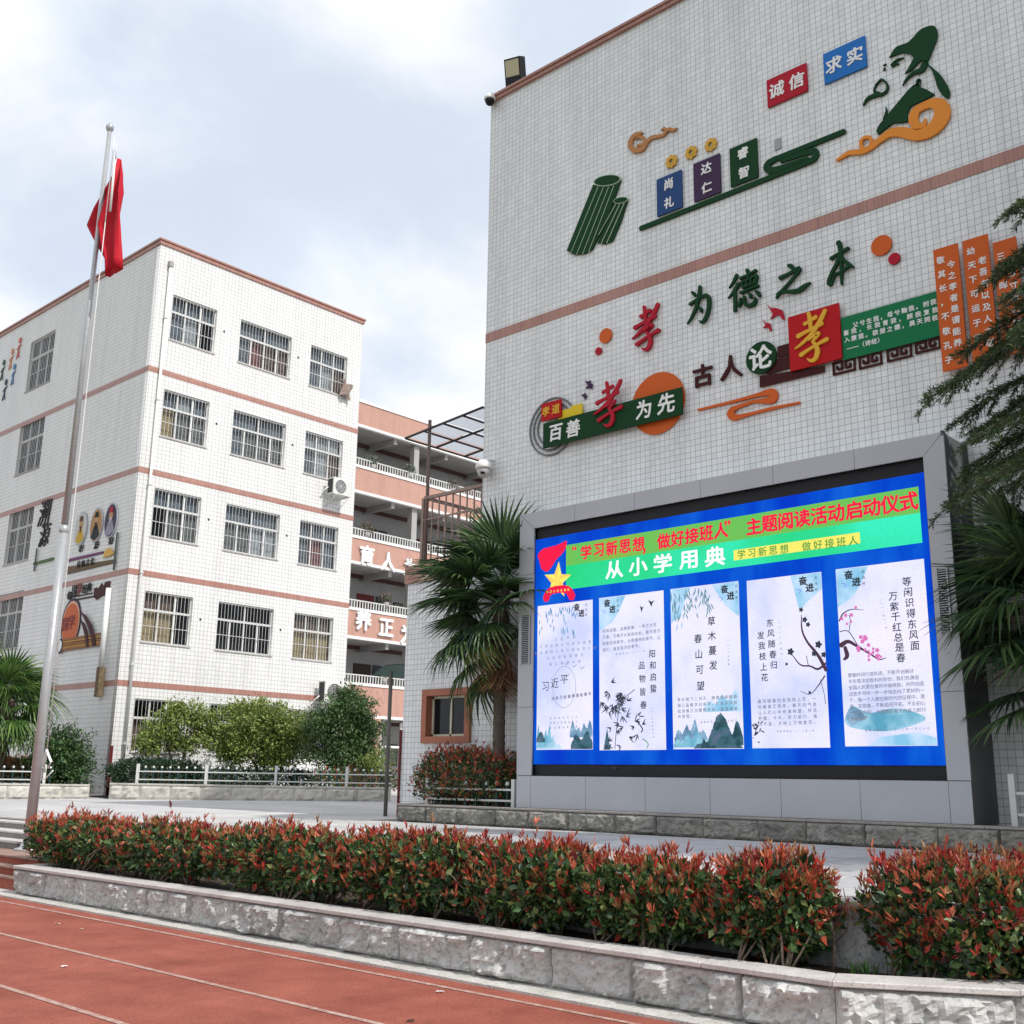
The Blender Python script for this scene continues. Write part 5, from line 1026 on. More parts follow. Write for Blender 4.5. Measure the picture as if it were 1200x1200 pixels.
def place_window(root, F, x, z0, w, h, nb, ntop, code, tcode, side=False):
    key = (w, h, nb, ntop)
    if key not in BARM:
        d = {'frame': make_window(w, h, nb, ntop).mesh('window')}; d['frame'].materials.append(alu)
        mb = MB(); nbar = int(w/.13); th = .0055
        for i in range(nbar+1): xx = .02+(w-.04)*i/nbar; mb.box((xx-th, .01, -.03), (xx+th, h-.01, -.015))
        for yy in (.03, h*.32, h*.64, h-.03): mb.box((.005, yy-.01, -.045), (w-.005, yy+.01, -.031))
        d['bars'] = mb.mesh('security_bars'); d['bars'].materials.append(galv)
        zt = h*.64; ps = []
        for i in range(nb): ps.append((w*i/nb+.04, .047, w/nb-.08, zt-.09))
        for i in range(ntop): ps.append((w*i/ntop+.04, zt+.04, w/ntop-.08, h-zt-.09))
        d['panes'] = ps; d['pm'] = []
        for p in ps:
            me = MB().box((0, 0, -.132), (p[2], p[3], -.128)).mesh('pane'); me.materials.append(gl); d['pm'].append(me)
        BARM[key] = d
    d = BARM[key]; Mw = F @ Matrix.Translation((x, z0, 0))
    wdo = link('window', d['frame'], Mw, root)
    for p, me in zip(d['panes'], d['pm']): link('pane', me, Mw @ Matrix.Translation((p[0], p[1], 0)), wdo)
    b = link('security_bars', d['bars'], Mw, wdo); b['kind'] = 'stuff'
    for i, p in enumerate(d['panes']):
        c = (code+tcode)[i] if i < len(code+tcode) else '-'
        if c != '-': link('curtain', wavy(p[2]+.05, p[3]+.03, None).mesh('curtain'), Mw @ Matrix.Translation((p[0]-.02, p[1]-.01, 0)), wdo, CUR[c])
    s = link('sill', SILL(w), Mw, wdo)
    return wdo
_s = {}
def SILL(w):
    if w not in _s: _s[w] = MB().box((-.03, -.045, -.20), (w+.03, -.004, .03)).mesh('sill'); _s[w].materials.append(mat('stained_sill', (.40, .38, .36), .8, noise_amt=.3, noise_scale=6))
    return _s[w]
codes = [[('gw-', 'ggg'), ('grnn', 'gg'), ('gwn', 'ggg')], [('opp', 'gwg'), ('gppp', 'gg'), ('gwn', 'www')], [('-pp', 'ggg'), ('ppww', 'gg'), ('grg', 'ggg')], [('oo-', 'nn-'), ('----', '--'), ('ooo', 'nnn')], [('nn-', '---'), ('w--', 'g-'), ('ggg', 'ggg')]]
for r, z in enumerate(tops):
    for c, (x, w, nb) in enumerate(cols):
        cd = codes[r][c]; wd = place_window(dorm, FLR, x, z-WH, w, WH, nb, 3 if nb == 3 else 2, cd[0], cd[1])
    for x, w, _ in cols[:2]: 
        link('vent_hole', MB().box((0, 0, 0), (.07, .07, .01)).mesh('vent_hole'), FLR @ Matrix.Translation((x+w+.30, z-.75, .001)), dorm, dark)
for z in stops: place_window(dorm, FLS, -SW[1], z-SW[2], 2.15, 2.15, 3, 3, 'gwg', 'ggg')
# drain pipes
dp = empty('drain_pipe', (18.05, YL-.08, 1), 'white rain pipe running down the front corner of the dormitory block', 'pipe')
MB().tube([(18.05, YL-.085, 19.0), (18.05, YL-.085, 1.0)], .05, 10).build('pipe', white_paint, dp)
MB().box((17.97, YL-.16, 18.95), (18.13, YL-.014, 19.15)).build('hopper', mat('dull_hopper', (.35, .34, .32), .7), dp)
for z in (17, 14, 11, 8, 5, 2.5): MB().box((17.985, YL-.15, z), (18.115, YL-.013, z+.05)).build('clip', galv, dp)
dp = empty('side_pipe', (XL-.12, 34.15, 4.5), 'thick white pipe end with rusty meter box on the shaded side wall', 'pipe')
MB().tube([(XL-.13, 34.15, 7.55), (XL-.13, 34.15, 4.95)], .085, 12).build('pipe', white_paint, dp)
MB().box((XL-.20, 34.05, 4.0), (XL-.014, 34.27, 4.95)).build('box', mat('rusty_box', (.16, .12, .07), .8, noise_amt=.5, noise_scale=12), dp)
o = empty('corner_guard', (XL-.03, YL-.03, .9), 'dark red painted metal strip guarding the corner of the dormitory block', 'corner guard'); MB().box((XL-.045, YL-.045, .85), (XL+.05, YL-.002, 2.45)).build('strip', mat('dark_red_metal', (.22, .03, .03), .45), o)
# air conditioners
def ac_unit(x0, x1, z0, z1, label):
    r_ = empty('air_conditioner', ((x0+x1)/2, YL, z0), label, 'air conditioner', 'outdoor air-conditioning units on the dormitory block'); y0, y1 = YL-.62, YL-.22
    bevel(MB().box((x0, y0, z0), (x1, y1, z1)).build('casing', mat('ac_casing', (.66, .66, .63), .5, noise_amt=.12, noise_scale=3), r_), .015)
    cx, cz, R0 = x0+(x1-x0)*.40, (z0+z1)/2, (z1-z0)*.40; mb = MB()
    FY = frame_y(y0)
    cut('fan_opening', [ell(cx, cz, R0, R0, 28)], FY, .004, mat('fan_dark', (.09, .09, .09), .6), .001, r_)
    for q in (1.0, .8, .6, .4, .2): cut('grille_ring', [ell(cx, cz, R0*q, R0*q, 28), ell(cx, cz, R0*q-.012, R0*q-.012, 28)], FY, .012, galv, .006, r_)
    for q in range(8): a = q*math.pi/4; cut('grille_spoke', [ribbon([(cx, cz), (cx+R0*math.cos(a), cz+R0*math.sin(a))], .010, sm=False)], FY, .009, galv, .006, r_)
    for x in (x0+.12, x1-.12): MB().box((x-.02, y0-.02, z0-.04), (x+.02, YL-.001, z0-.001)).tube([(x, y0, z0-.04), (x, YL-.01, z0-.42)], .015, 4).build('bracket', galv, r_)
    MB().tube([(x0-.01, y1-.1, z0+.3), (x0-.14, y1, z0+.15), (x0-.12, YL-.03, z0-.1)], .025, 6).build('hose', white_paint, r_)
    MB().box((x0-.006, y0+.05, z0+.06), (x0-.001, y1-.05, z1-.06)).build('coil', mat('coil_dark', (.06, .06, .065), .6), r_)
ac_unit(25.32, 26.20, 12.12, 12.78, 'outdoor unit under the third window row, at the right edge of the block')
ac_unit(25.45, 26.55, 4.20, 5.05, 'larger outdoor unit behind the tree tops near the right corner of the block')
o = empty('hanging_cloth', (26.0, YL-.1, 16.6), 'brown cloth bundle hanging out of the top right window', 'cloth'); 
mb = MB(); V = []
for i in range(7):
    for j in range(6): V.append((25.75+.085*i+.03*math.sin(j*2), YL-.12-.10*math.sin(i*1.3+j)-.08, 16.95-.13*j-.02*i*(1 if i > 3 else -1)))
mb.add(V, [(i*6+j, i*6+j+1, i*6+j+7, i*6+j+6) for i in range(6) for j in range(5)], True).build('cloth', cloth_mat('cloth_brown', (.26, .20, .17)), o)
# wall art on the shaded side
def artS(name, outl, m_, n0=.01, d=.03, parent=None): return cut(name, [[PXL(*p) for p in outl]]+[], FLS, d, m_, n0, parent)
def Z30(pts): return [(30+x/10, 560+y/10) for x, y in pts]
def Z50(pts): return [(50+x/10, 660+y/10) for x, y in pts]
INK = mat('black_lettering', (.012, .012, .013), .5)
r_ = empty('side_characters', onX(52, 615, XL), 'pair of large black vertical characters 溯源 left of the flagpole', 'characters')
for ch, x, y, s in (('溯', 53, 601, 1.1), ('源', 53, 627, .95)): text_obj('character', [(ch, *PXL(x, y), s)], FLS, .03, INK, .012, r_, off=.0, sx=.9, shear=.15)
r_ = empty('green_frame_relief', onX(60, 655, XL), 'thin green L-shaped frame under the black characters', 'wall relief')
artS('bar', Z30([(143, 830), (155, 830), (122, 1095), (108, 1095)]), mat('grey_slat', (.08, .10, .09), .6), .045, .02, r_); artS('bar', Z30([(98, 995), (335, 930), (332, 965), (100, 1025)]), mat('olive_board', (.07, .13, .04), .5), .01, .03, r_)
for k, (cx, cy, lab, c1, c2) in enumerate(((66.0, 600, 'leftmost pale oval portrait medallion of a sage in yellow robe', (.62, .55, .45), (.55, .36, .06)), (84.0, 555, 'middle oval portrait medallion of a bearded sage in dark robe', (.45, .22, .12), (.03, .04, .045)), (101.0, 500, 'rightmost oval portrait medallion of a grey-bearded sage with red cap', (.50, .12, .14), (.30, .28, .36)))):
    cxp, cyp = 30+cx, 560+cy/10; c = PXL(cxp, cyp); r_ = tag(cut('portrait_medallion', [ell(c[0], c[1], .44, .62, 30)], FLS, .03, mat('medallion_rim', (.42, .43, .48), .6), .012), lab, 'medallion', 'three oval portraits of sages')
    cut('ground', [ell(c[0], c[1], .39, .56, 30)], FLS, .006, mat('medallion_ground%d' % k, ((.55, .55, .52), (.42, .24, .10), (.06, .05, .08))[k], .6), .043, r_)
    cut('robe', [[(c[0]-.30, c[1]-.42), (c[0]-.12, c[1]-.02), (c[0]+.12, c[1]-.0), (c[0]+.30, c[1]-.40), (c[0], c[1]-.54)]], FLS, .006, mat('robe%d' % k, c2, .7), .050, r_)
    cut('face', [ell(c[0]+.02, c[1]+.16, .13, .20, 18)], FLS, .006, mat('sage_skin', (.48, .28, .17), .7), .057, r_); cut('hat', [[(c[0]-.12, c[1]+.28), (c[0]+.15, c[1]+.26), (c[0]+.10, c[1]+.46), (c[0]-.06, c[1]+.46)]], FLS, .006, mat('sage_hat%d' % k, ((.12, .06, .04), (.02, .02, .02), (.42, .03, .06))[k], .7), .064, r_)
    cut('beard', [[(c[0]-.07, c[1]+.08), (c[0]+.10, c[1]+.08), (c[0]+.02, c[1]-.18)]], FLS, .006, mat('beard%d' % k, ((.10, .07, .05), (.03, .02, .02), (.45, .44, .48))[k], .8), .064, r_)
    text_obj('writing', line_items(('老子', '孟子', '孔子')[k], PXL(cxp-1.4, cyp+(23.5, 24, 24.5)[k]), PXL(cxp+1.4, cyp+(22.5, 23, 23.5)[k]), .25), FLS, .02, INK, .012, r_, off=.0)
r_ = empty('scroll_relief', onX(100, 655, XL), 'brown and purple bars with a gold cloud under the portrait medallions', 'wall relief')
artS('bar', Z30([(500, 955), (920, 860), (915, 885), (500, 985)]), mat('purple_bar', (.16, .03, .14), .5), .01, .03, r_); artS('bar', Z30([(495, 1045), (1060, 955), (1055, 995), (495, 1130)]), mat('brown_bar', (.12, .075, .03), .5), .01, .03, r_)
artS('bar', Z30([(1085, 640), (1103, 640), (1055, 1085), (1038, 1085)]), mat('grey_slat', (.08, .10, .09), .6), .045, .02, r_); artS('cloud', Z30([(925, 950), (945, 860), (990, 820), (1015, 830), (1040, 870), (1060, 880), (1000, 920), (960, 925)]), mat('gold_paint', (.62, .36, .05), .35), .045, .02, r_)
text_obj('writing', line_items('传统文化', PXL(94, 661.5), PXL(110, 658), .27), FLS, .02, INK, .045, r_, off=.0)
r_ = empty('arrow_relief', onX(105, 695, XL), 'black double-line arrow with 国学经典 written above and a dark fretted end', 'wall relief')
artS('bar', Z50([(330, 395), (595, 345), (595, 355), (330, 408)]), INK, .01, .03, r_); artS('bar', Z50([(370, 425), (630, 378), (630, 392), (370, 440)]), INK, .01, .03, r_); artS('knob', Z50([(298, 370), (320, 330), (345, 335), (352, 390), (330, 430), (300, 425)]), INK, .01, .03, r_)
artS('block', Z50([(612, 300), (640, 285), (660, 300), (680, 270), (700, 235), (720, 280), (745, 220), (800, 210), (780, 370), (700, 385), (640, 430), (612, 400)]), DKR, .01, .03, r_)
for ch, x, y, s in (('国', 88.5, 692.5, .42), ('学', 94, 691, .46), ('经', 100.5, 690, .34), ('典', 105.8, 688.5, .34)): text_obj('character', [(ch, *PXL(x, y), s)], FLS, .02, INK if ch != '学' else mat('dark_red_letter', (.20, .03, .03), .5), .03, r_, off=.01)
r_ = empty('sun_book_relief', onX(95, 740, XL), 'big orange-red disc over a stack of brown slips with two dark arcs', 'wall relief')
c = PXL(83.7, 730); cut('disc', [ell(c[0], c[1], .70, .86, 36)], FLS, .02, mat('dark_violet', (.05, .02, .06), .5), .01, r_); cut('disc', [ell(c[0]+.02, c[1]-.02, .62, .78, 36)], FLS, .012, mat('peach', (.66, .40, .28), .5), .031, r_); cut('disc', [ell(c[0]+.02, c[1]-.04, .56, .71, 36)], FLS, .012, mat('orange_red', (.56, .12, .035), .5), .044, r_)
text_obj('writing', line_items('国学', PXL(78.5, 732), PXL(86, 729), .5), FLS, .01, mat('dark_red_letter', (.20, .03, .03), .5), .057, r_, off=.02)
for k, (y0, y1) in enumerate(((897, 815), (925, 850), (955, 885), (985, 915), (1010, 940))):
    artS('slip', Z50([(225, y0), (700, y1), (700, y1+22), (225, y0+24)]), (mat('slip_brown', (.30, .13, .05), .6), mat('slip_ochre', (.42, .22, .06), .6))[k % 2], .058, .02, r_)
c = PXL(72.8, 757.5); cut('slip_end', [ell(c[0], c[1], .20, .26, 20)], FLS, .03, mat('dark_violet', (.05, .02, .06), .5), .058, r_); cut('slip_end', [ell(c[0], c[1], .15, .20, 20)], FLS, .01, WHT, .089, r_)
artS('arc', Z50([(465, 560), (540, 620), (600, 720), (645, 870), (650, 970), (612, 975), (600, 870), (560, 740), (500, 620)]), DKR, .08, .02, r_); artS('arc', Z50([(470, 660), (520, 710), (555, 800), (565, 980), (540, 985), (525, 850), (490, 720)]), DKR, .08, .02, r_)
for k, (x, y, c, lab) in enumerate(((22, 412, (.60, .16, .14), 'small red running-figure cut-out, highest of the group by the top left window'), (13, 425, (.66, .28, .16), 'small orange running-figure cut-out below the red one'), (3, 438, (.04, .10, .06), 'small dark green running-figure cut-out at the left edge'), (15.5, 443, (.10, .22, .45), 'small blue running-figure cut-out'), (5.5, 461, (.05, .07, .10), 'small black running-figure cut-out, lowest of the group'))):
    c0 = PXL(x, y); s = .40; P = lambda q: [(c0[0]+a*s, c0[1]+b*s) for a, b in q]; m_ = mat('runner%d' % k, c, .5)
    r_ = tag(cut('runner_relief', [ell(c0[0]+.05, c0[1]+.48, .11, .13, 12)], FLS, .03, m_, .012), lab, 'wall relief', 'running-figure cut-outs on the side wall')
    for q in ([(-.05, .62), (.15, .6), (.12, -.05), (-.1, -.05)], [(.1, .55), (.45, .75), (.5, .68), (.15, .4)], [(0, .55), (-.4, .3), (-.36, .22), (0, .42)], [(-.1, -.02), (.05, -.02), (-.2, -.75), (-.35, -.75)], [(0, -.02), (.14, -.02), (.3, -.7), (.18, -.75)]): cut('limb', [P(q)], FLS, .025, m_, .012, r_)

# ================================================================== GALLERY BUILDING BEHIND
YG = 40.5; FG = frame_y(YG); PG = py(YG); gx0, gx1 = 26.9, 62
gal = empty('gallery_building', (33, YG, 1.2), 'salmon and white school building with open corridors on every floor', 'building')
fas = [(18.34, 19.73), (15.0, 16.40), (11.51, 12.89), (7.94, 9.42), (4.32, 5.92)]
for k, (zb, zt) in enumerate(fas):
    MB().box((gx0, YG-.0, zb+.13), (gx1, YG+.14, zt-.13)).build('fascia', T_SALMON, gal)
    MB().box((gx0, YG-.05, zt-.129), (gx1, YG+.2, zt)).build('parapet_cap', white_paint, gal)
    MB().box((gx0, YG-.04, zb), (gx1, YG+.16, zb+.129)).build('edge_trim', white_paint, gal)
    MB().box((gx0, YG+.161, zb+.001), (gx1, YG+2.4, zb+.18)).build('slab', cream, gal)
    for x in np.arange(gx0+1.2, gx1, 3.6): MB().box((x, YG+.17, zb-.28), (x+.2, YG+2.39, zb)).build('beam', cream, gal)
    MB().box((gx0, YG+2.1, zb-.18), (gx1, YG+2.22, zb-.001)).build('cable_tray', mat('dark_tray', (.10, .05, .045), .6), gal)
zf = [16.40-.95, 12.89-.95, 9.42-.95, 5.92-.95, 1.25]
lowdado = mat('pale_green_dado', (.42, .50, .48), .6); wht2 = mat('corridor_wall', (.40, .40, .40), .7, noise_amt=.12, noise_scale=1)
DOOR = mat('dark_door', (.05, .03, .03), .5); DOORR = mat('maroon_door', (.16, .03, .03), .5)
MB().box((gx0, YG+2.42, .9), (gx1, YG+2.6, 19.6)).build('wall', wht2, gal)
for lv, z in enumerate(zf):
    for i, x in enumerate(np.arange(33.2, 47, 3.9)):
        zc = z+1.0
        d = MB().box((x+2.0, YG+2.36, z), (x+3.1, YG+2.415, z+2.15)).build('door', DOOR if (i+lv) % 2 else DOORR, gal)
        MB().box((x+3.25, YG+2.36, z+.9), (x+3.8, YG+2.415, z+2.15)).build('window', glass, gal)
        fr2 = MB().box((x+.55, YG+2.36, z+.95), (x+1.2, YG+2.415, z+2.0)).build('notice_frame', mat('dark_frame', (.06, .05, .04), .5), gal)
        MB().box((x+.62, YG+2.35, z+1.02), (x+1.13, YG+2.359, z+1.93)).build('picture', mat('notice_green', (.20, .24, .16), .6, noise_amt=.6, noise_scale=9), fr2)
    if lv < 4:
        zt = fas[lv+1][1]; mb = MB()
        for x in np.arange(27, 50, .17): mb.box((x, YG+.04, zt), (x+.05, YG+.08, zt+.34))
        mb.box((27, YG+.03, zt+.341), (50, YG+.09, zt+.39)); o = mb.build('railing', mat('pale_rail', (.60, .60, .58), .5), gal); o['kind'] = 'stuff'
for x in (29.5, 36.7, 43.9, 51): MB().box((x, YG+.17, .9), (x+.35, YG+.5, 18.3)).build('column', mat('dark_red_column', (.20, .09, .08), .7) if x > 38 else cream, gal)
for x, c in ((34.5, T_SALMON), (38.6, T_SALMON), (40.6, DOORR)): MB().box((x, YG-.1, .9), (x+.5, YG+.16, 4.31)).build('pillar', c, gal)
MB().box((35.3, YG+.3, 1.0), (35.4, YG+.36, 4.2)).box((36.6, YG+.3, 1.0), (36.7, YG+.36, 4.2)).box((35.0, YG+.3, 3.0), (38.4, YG+.35, 3.1)).build('window_frame', white_paint, gal)
for ch, x, y in (('育', 428.5, 651), ('人', 453.5, 658.5), ('为', 480, 666), ('养', 424.5, 727), ('正', 451, 735.5), ('为', 476, 744)):
    text_obj('character', [(ch, *PG(x, y), .98)], FG, .09, WHT, .03, gal, off=.03)
# potted plants on the parapets
def leafball(name, c, r, n, cols_, L, label=None, cat=None, group=None, parent=None, W_=.45, flat=1.0, fill=.5, updir=.3):
    c = np.array(c, float); d = rvec(n); P = c+d*(RNG.random(n)**fill)[:, None]*np.array(r)*(1+.25*np.array([noise.noise(Vector(v*2.3+c)) for v in d]))[:, None]
    me = leaf_mesh(name, P-c, d*.6+rvec(n)+np.array([0, 0, updir]), d+rvec(n)*.7, RNG.uniform(.6, 1.2, n)*L, RNG.uniform(.8, 1.2, n)*L*W_, pick(cols_, n))
    o = link(name, me, Matrix.Translation(c), parent); o['kind'] = 'stuff'; return o
for k, (x, y, lab) in enumerate(((437, 543, 'bushy potted plant on the top corridor parapet near the dormitory'), (480, 553, 'potted plant in the middle of the top corridor parapet'), (430, 622, 'pale potted plant on the third-floor parapet above 育'), (530, 571, 'flowering pots right of the canopy post on the top corridor'), (452, 704, 'pinkish flowers on the parapet above 正'), (450, 793, 'pink flowering pot on the lowest parapet'))):
    p = onY(x, y, YG+.12); r_ = empty('potted_plant', (p.x, p.y, p.z-.35), lab, 'plant', 'potted plants on the corridor parapets')
    MB().lathe([(.001, 0), (.13, 0), (.18, .26), (.001, .26)], (p.x, p.y, p.z-.35), 10).build('pot', mat('grey_pot', (.35, .34, .33), .7), r_)
    leafball('foliage', (p.x, p.y, p.z+.12), (.45, .2, .28), 500, [(.05, .09, .04), (.10, .15, .07), (.35, .22, .24)] if k > 1 else [(.05, .09, .04), (.3, .32, .28)], .10, parent=r_)
# small lamp awning post by the annex corner
p0 = onX(451.5, 955, XW+.1); px0 = (p0.x, p0.y)
r_ = empty('slim_post', (p0.x, p0.y, pz(p0.x)), 'slim grey-brown post with a small green awning beside the annex corner', 'post')
zt = onX(457.5, 787, XW+.1).z
MB().tube([(p0.x, p0.y, pz(p0.x)-.02), (p0.x, p0.y, zt)], .038, 8).build('post', mat('post_grey', (.13, .12, .11), .5), r_)
V = []; 
for i in range(9):
    t_ = i/8; V += [(p0.x-.1+.0, p0.y+.42-.75*t_, zt-.05+.16*math.sin(math.pi*min(t_, .6)/1.2)), (p0.x+.9, p0.y+.42-.75*t_, zt-.05+.16*math.sin(math.pi*min(t_, .6)/1.2))]
MB().add(V+[(a, b, c+.012) for a, b, c in V], [(2*i, 2*i+1, 2*i+3, 2*i+2) for i in range(8)]+[(18+2*i+2, 18+2*i+3, 18+2*i+1, 18+2*i) for i in range(8)]).build('awning', mat('green_awning', (.12, .20, .17), .6), r_)

# ================================================================== FLAGPOLE
FX, FY_ = 8.15, 17.62
fp = empty('flagpole', (FX, FY_, .42), 'tall stainless steel flagpole rising beside the steps, thicker below a joint', 'flagpole')
jz = onX(77, 620, FX).z; tz = onX(131, 152, FX).z
MB().tube([(FX, FY_, .42), (FX, FY_, jz)], [.080, .070], 20).build('lower_tube', steel, fp)
MB().lathe([(.072, -.06), (.085, -.03), (.085, .02), (.056, .07)], (FX, FY_, jz), 20).build('joint_collar', steel, fp)
MB().tube([(FX, FY_, jz), (FX, FY_, tz)], [.054, .038], 18).build('upper_tube', steel, fp)
MB().lathe([(.001, .16), (.04, .15), (.068, .105), (.072, .07), (.06, .02), (.04, 0), (.034, -.05)], (FX, FY_, tz), 18).build('ball', steel, fp)
MB().lathe([(.001, 0), (.20, 0), (.20, .03), (.12, .05), (.10, .12)], (FX, FY_, .42), 20).build('base_flange', steel, fp)
ROPE = mat('white_rope', (.70, .70, .68), .8)
def H(x, y): 
    p = onX(x, y, FX-.12); return p
hr = empty('halyard', (FX, FY_-.1, 2), 'white flag halyard with a knotted loose end tied at the lower pole', 'rope')
a = H(134.5, 160); b_ = H(55, 880)
MB().tube([a, a.lerp(b_, .33), a.lerp(b_, .66), b_], .009, 5).tube([H(136.5, 168), H(136, 185)], .009, 5).tube([b_, H(54, 890), H(50, 905)], .012, 5).build('line', ROPE, hr)
MB().tube([H(55, 878), H(51, 893), H(52, 905)], .022, 5).tube([H(55, 880), H(60, 893), H(56, 900)], .02, 5).tube([H(50, 905), H(48, 914), H(54, 912), H(62, 903)], .012, 5).build('knot', ROPE, hr)
# limp flag: folds hanging from the hoist
REDF = mat('flag_red_cloth', (.50, .008, .022), .65)
fl_ = empty('flag', onX(125, 250, FX-.1), 'limp plain red flag hanging in folds at the top of the flagpole', 'flag')
yk = [(184, 134, 136), (200, 130, 137.2), (222, 121, 138), (243, 109, 138.2), (263, 100, 138), (268, 102, 137.8), (282, 108, 137), (291, 112.5, 136.6), (300, 117, 136), (312, 119, 135), (320, 119.5, 127)]
V = []; nx = 26
for j, (y, xa, xb) in enumerate(yk):
    for i in range(nx+1):
        t_ = i/nx; p = onX(xa+(xb-xa)*t_, y+(2.5*math.sin(t_*5) if j == len(yk)-1 else 0), FX); V.append((FX+.05+.10*math.sin(t_*13+y*.02)*min(1, (xb-xa)/14)+.12*abs(t_-.5), p.y-.0, p.z))
me_ = MB(); me_.add(V, [(j*(nx+1)+i, (j+1)*(nx+1)+i, (j+1)*(nx+1)+i+1, j*(nx+1)+i+1) for j in range(len(yk)-1) for i in range(nx)], True)
o = me_.build('cloth', REDF, fl_); md = o.modifiers.new('thickness', 'SOLIDIFY'); md.thickness = .004
MB().tube([H(134.8, 184), H(129, 248)], .022, 6).build('hoist_sleeve', ROPE, fl_)

# ================================================================== SIDE PLANTERS BY THE DORMITORY
def onP(x, y):
    d = ray(x, y); c0 = .782-.017*8.1; t = (c0-EYE)/(d.z-.017*d.x); return Vector((t*d.x, t*d.y, EYE+t*d.z))
CONC = ground_mat('rough_cream_stone', (.42, .40, .35), (.58, .55, .50), 1.2, 1, 12, speck=5, speckcol=(.25, .23, .2))
def kerb_planter(name, pa, pb, label, h=.44, seed=0, n=6):
    a, b_ = onP(*pa), onP(*pb); r_ = empty(name, a, label, 'planter'); L = (b_-a).length
    stone_run(r_, (a.x, a.y), (b_.x, b_.y), 0, min(a.z, b_.z)+h-.05, [L/n], CONC, seed, amp=.05, zfun=lambda x: pz(x)-.01, coarse=True)
    d = (b_-a).normalized(); nn = Vector((-d.y, d.x, 0)); z1 = min(a.z, b_.z)+h
    coping_run(r_, [(a.x-nn.x*.03, a.y-nn.y*.03), (b_.x-nn.x*.03, b_.y-nn.y*.03)], [(a.x+nn.x*.25, a.y+nn.y*.25), (b_.x+nn.x*.25, b_.y+nn.y*.25)], z1-.048, z1, 1.5, CONC)
    return a, b_, d, nn, z1
ka, kb, kd, kn, kz = kerb_planter('kerb_planter', (127, 936.7), (456, 939.3), 'long cream stone planter in front of the dormitory block, below the trees', seed=200, n=9)
la, lb_, ld, ln, lz = kerb_planter('kerb_planter', (-60, 937), (104, 936), 'cream stone planter left of the dormitory corner, under the bushy palm', seed=230, n=5)
sheet('planter_soil', [ka+kn*.2+Vector((0, 0, .36)), kb+kn*.2+Vector((0, 0, .36)), Vector((kb.x+1, YL-.1, kz-.1)), Vector((ka.x+1.2, YL-.1, kz-.1))], M_SOIL)
sheet('planter_soil', [la+ln*.2+Vector((0, 0, .36)), lb_+ln*.2+Vector((0, 0, .36)), lb_+ln*6+Vector((0, 0, .36)), la+ln*6+Vector((0, 0, .36))], M_SOIL)
WHF = mat('white_fence_plastic', (.62, .62, .60), .5); DKF = mat('dark_green_picket', (.02, .05, .05), .5)
def fence(a, d, nn, z, s0, s1, label, off=.38, step=2.0, dark_every=1, hgt=.50, name='low_fence'):
    r_ = empty(name, a+d*s0+nn*off+Vector((0, 0, z-a.z)), label, 'fence'); rot = math.atan2(d.y, d.x)
    def bx(s, e, z0, z1, t_, m_, nm):
        p = a+d*((s+e)/2)+nn*off; M_ = Matrix.Translation((p.x, p.y, z)) @ Matrix.Rotation(rot, 4, 'Z'); return link(nm, MB().box((-(e-s)/2, -t_, z0), ((e-s)/2, t_, z1)).mesh(nm), M_, r_, m_)
    s = s0
    while s < s1+.01: bx(s-.035, s+.035, -.05, hgt+.05, .035, WHF, 'post'); s += step
    s = s0
    while s < s1-.5:
        e = min(s+step, s1); bx(s+.037, e-.037, hgt*.22, hgt*.22+.032, .02, WHF, 'rail'); bx(s+.037, e-.037, hgt*.66, hgt*.66+.032, .02, WHF, 'rail'); s += step
    s = s0+.22
    while s < s1:
        q = bx(s-.018, s+.018, 0, hgt*.86, .012, DKF, 'picket'); p = a+d*s+nn*off
        link('picket_tip', MB().lathe([(.001, .06), (.028, .04), (.035, .0), (.001, -.01)], (0, 0, 0), 8).mesh('picket_tip'), Matrix.Translation((p.x, p.y, z+hgt*.86+.012)), q, WHF); s += .24
KL = (kb-ka).length
fence(ka, kd, kn, kz-.02, .6, KL, 'low white picket fence along the planter in front of the dormitory block')
fence(la, ld, ln, lz-.02, .3, (lb_-la).length-.9, 'low white fence along the left planter beside the flagpole')
# clipped dark hedges and shrubs
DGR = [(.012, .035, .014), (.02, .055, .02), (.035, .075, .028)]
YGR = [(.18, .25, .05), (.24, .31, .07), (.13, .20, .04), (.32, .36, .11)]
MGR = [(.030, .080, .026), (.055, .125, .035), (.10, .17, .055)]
def PYv(x, y, Y): return onY(x, y, Y)
def hedge_px(name, x0, x1, y0, y1, Y, n, label, green, red=REDS, shoots=0, L=.10, ry=.5, redside=0, cat='hedge', gz=None, seed=0):
    a, b_ = onY(x0, y1, Y), onY(x1, y0, Y); c = ((a.x+b_.x)/2, Y, (a.z+b_.z)/2)
    return bush(name, c, (abs(b_.x-a.x)/2, ry, abs(b_.z-a.z)/2), n, shoots, label, cat, None, green, red, L, 4, 2, gz if gz is not None else a.z-.1, redside, seed)
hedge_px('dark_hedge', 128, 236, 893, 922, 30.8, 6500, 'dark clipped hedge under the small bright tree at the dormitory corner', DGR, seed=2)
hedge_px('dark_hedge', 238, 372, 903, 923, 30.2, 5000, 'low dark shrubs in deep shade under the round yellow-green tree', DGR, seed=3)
hedge_px('dark_hedge', 372, 462, 902, 926, 28.0, 4200, 'low mixed shrubs under the dark dense tree, ending at the slim post', MGR, REDS, 50, redside=.15, seed=4)
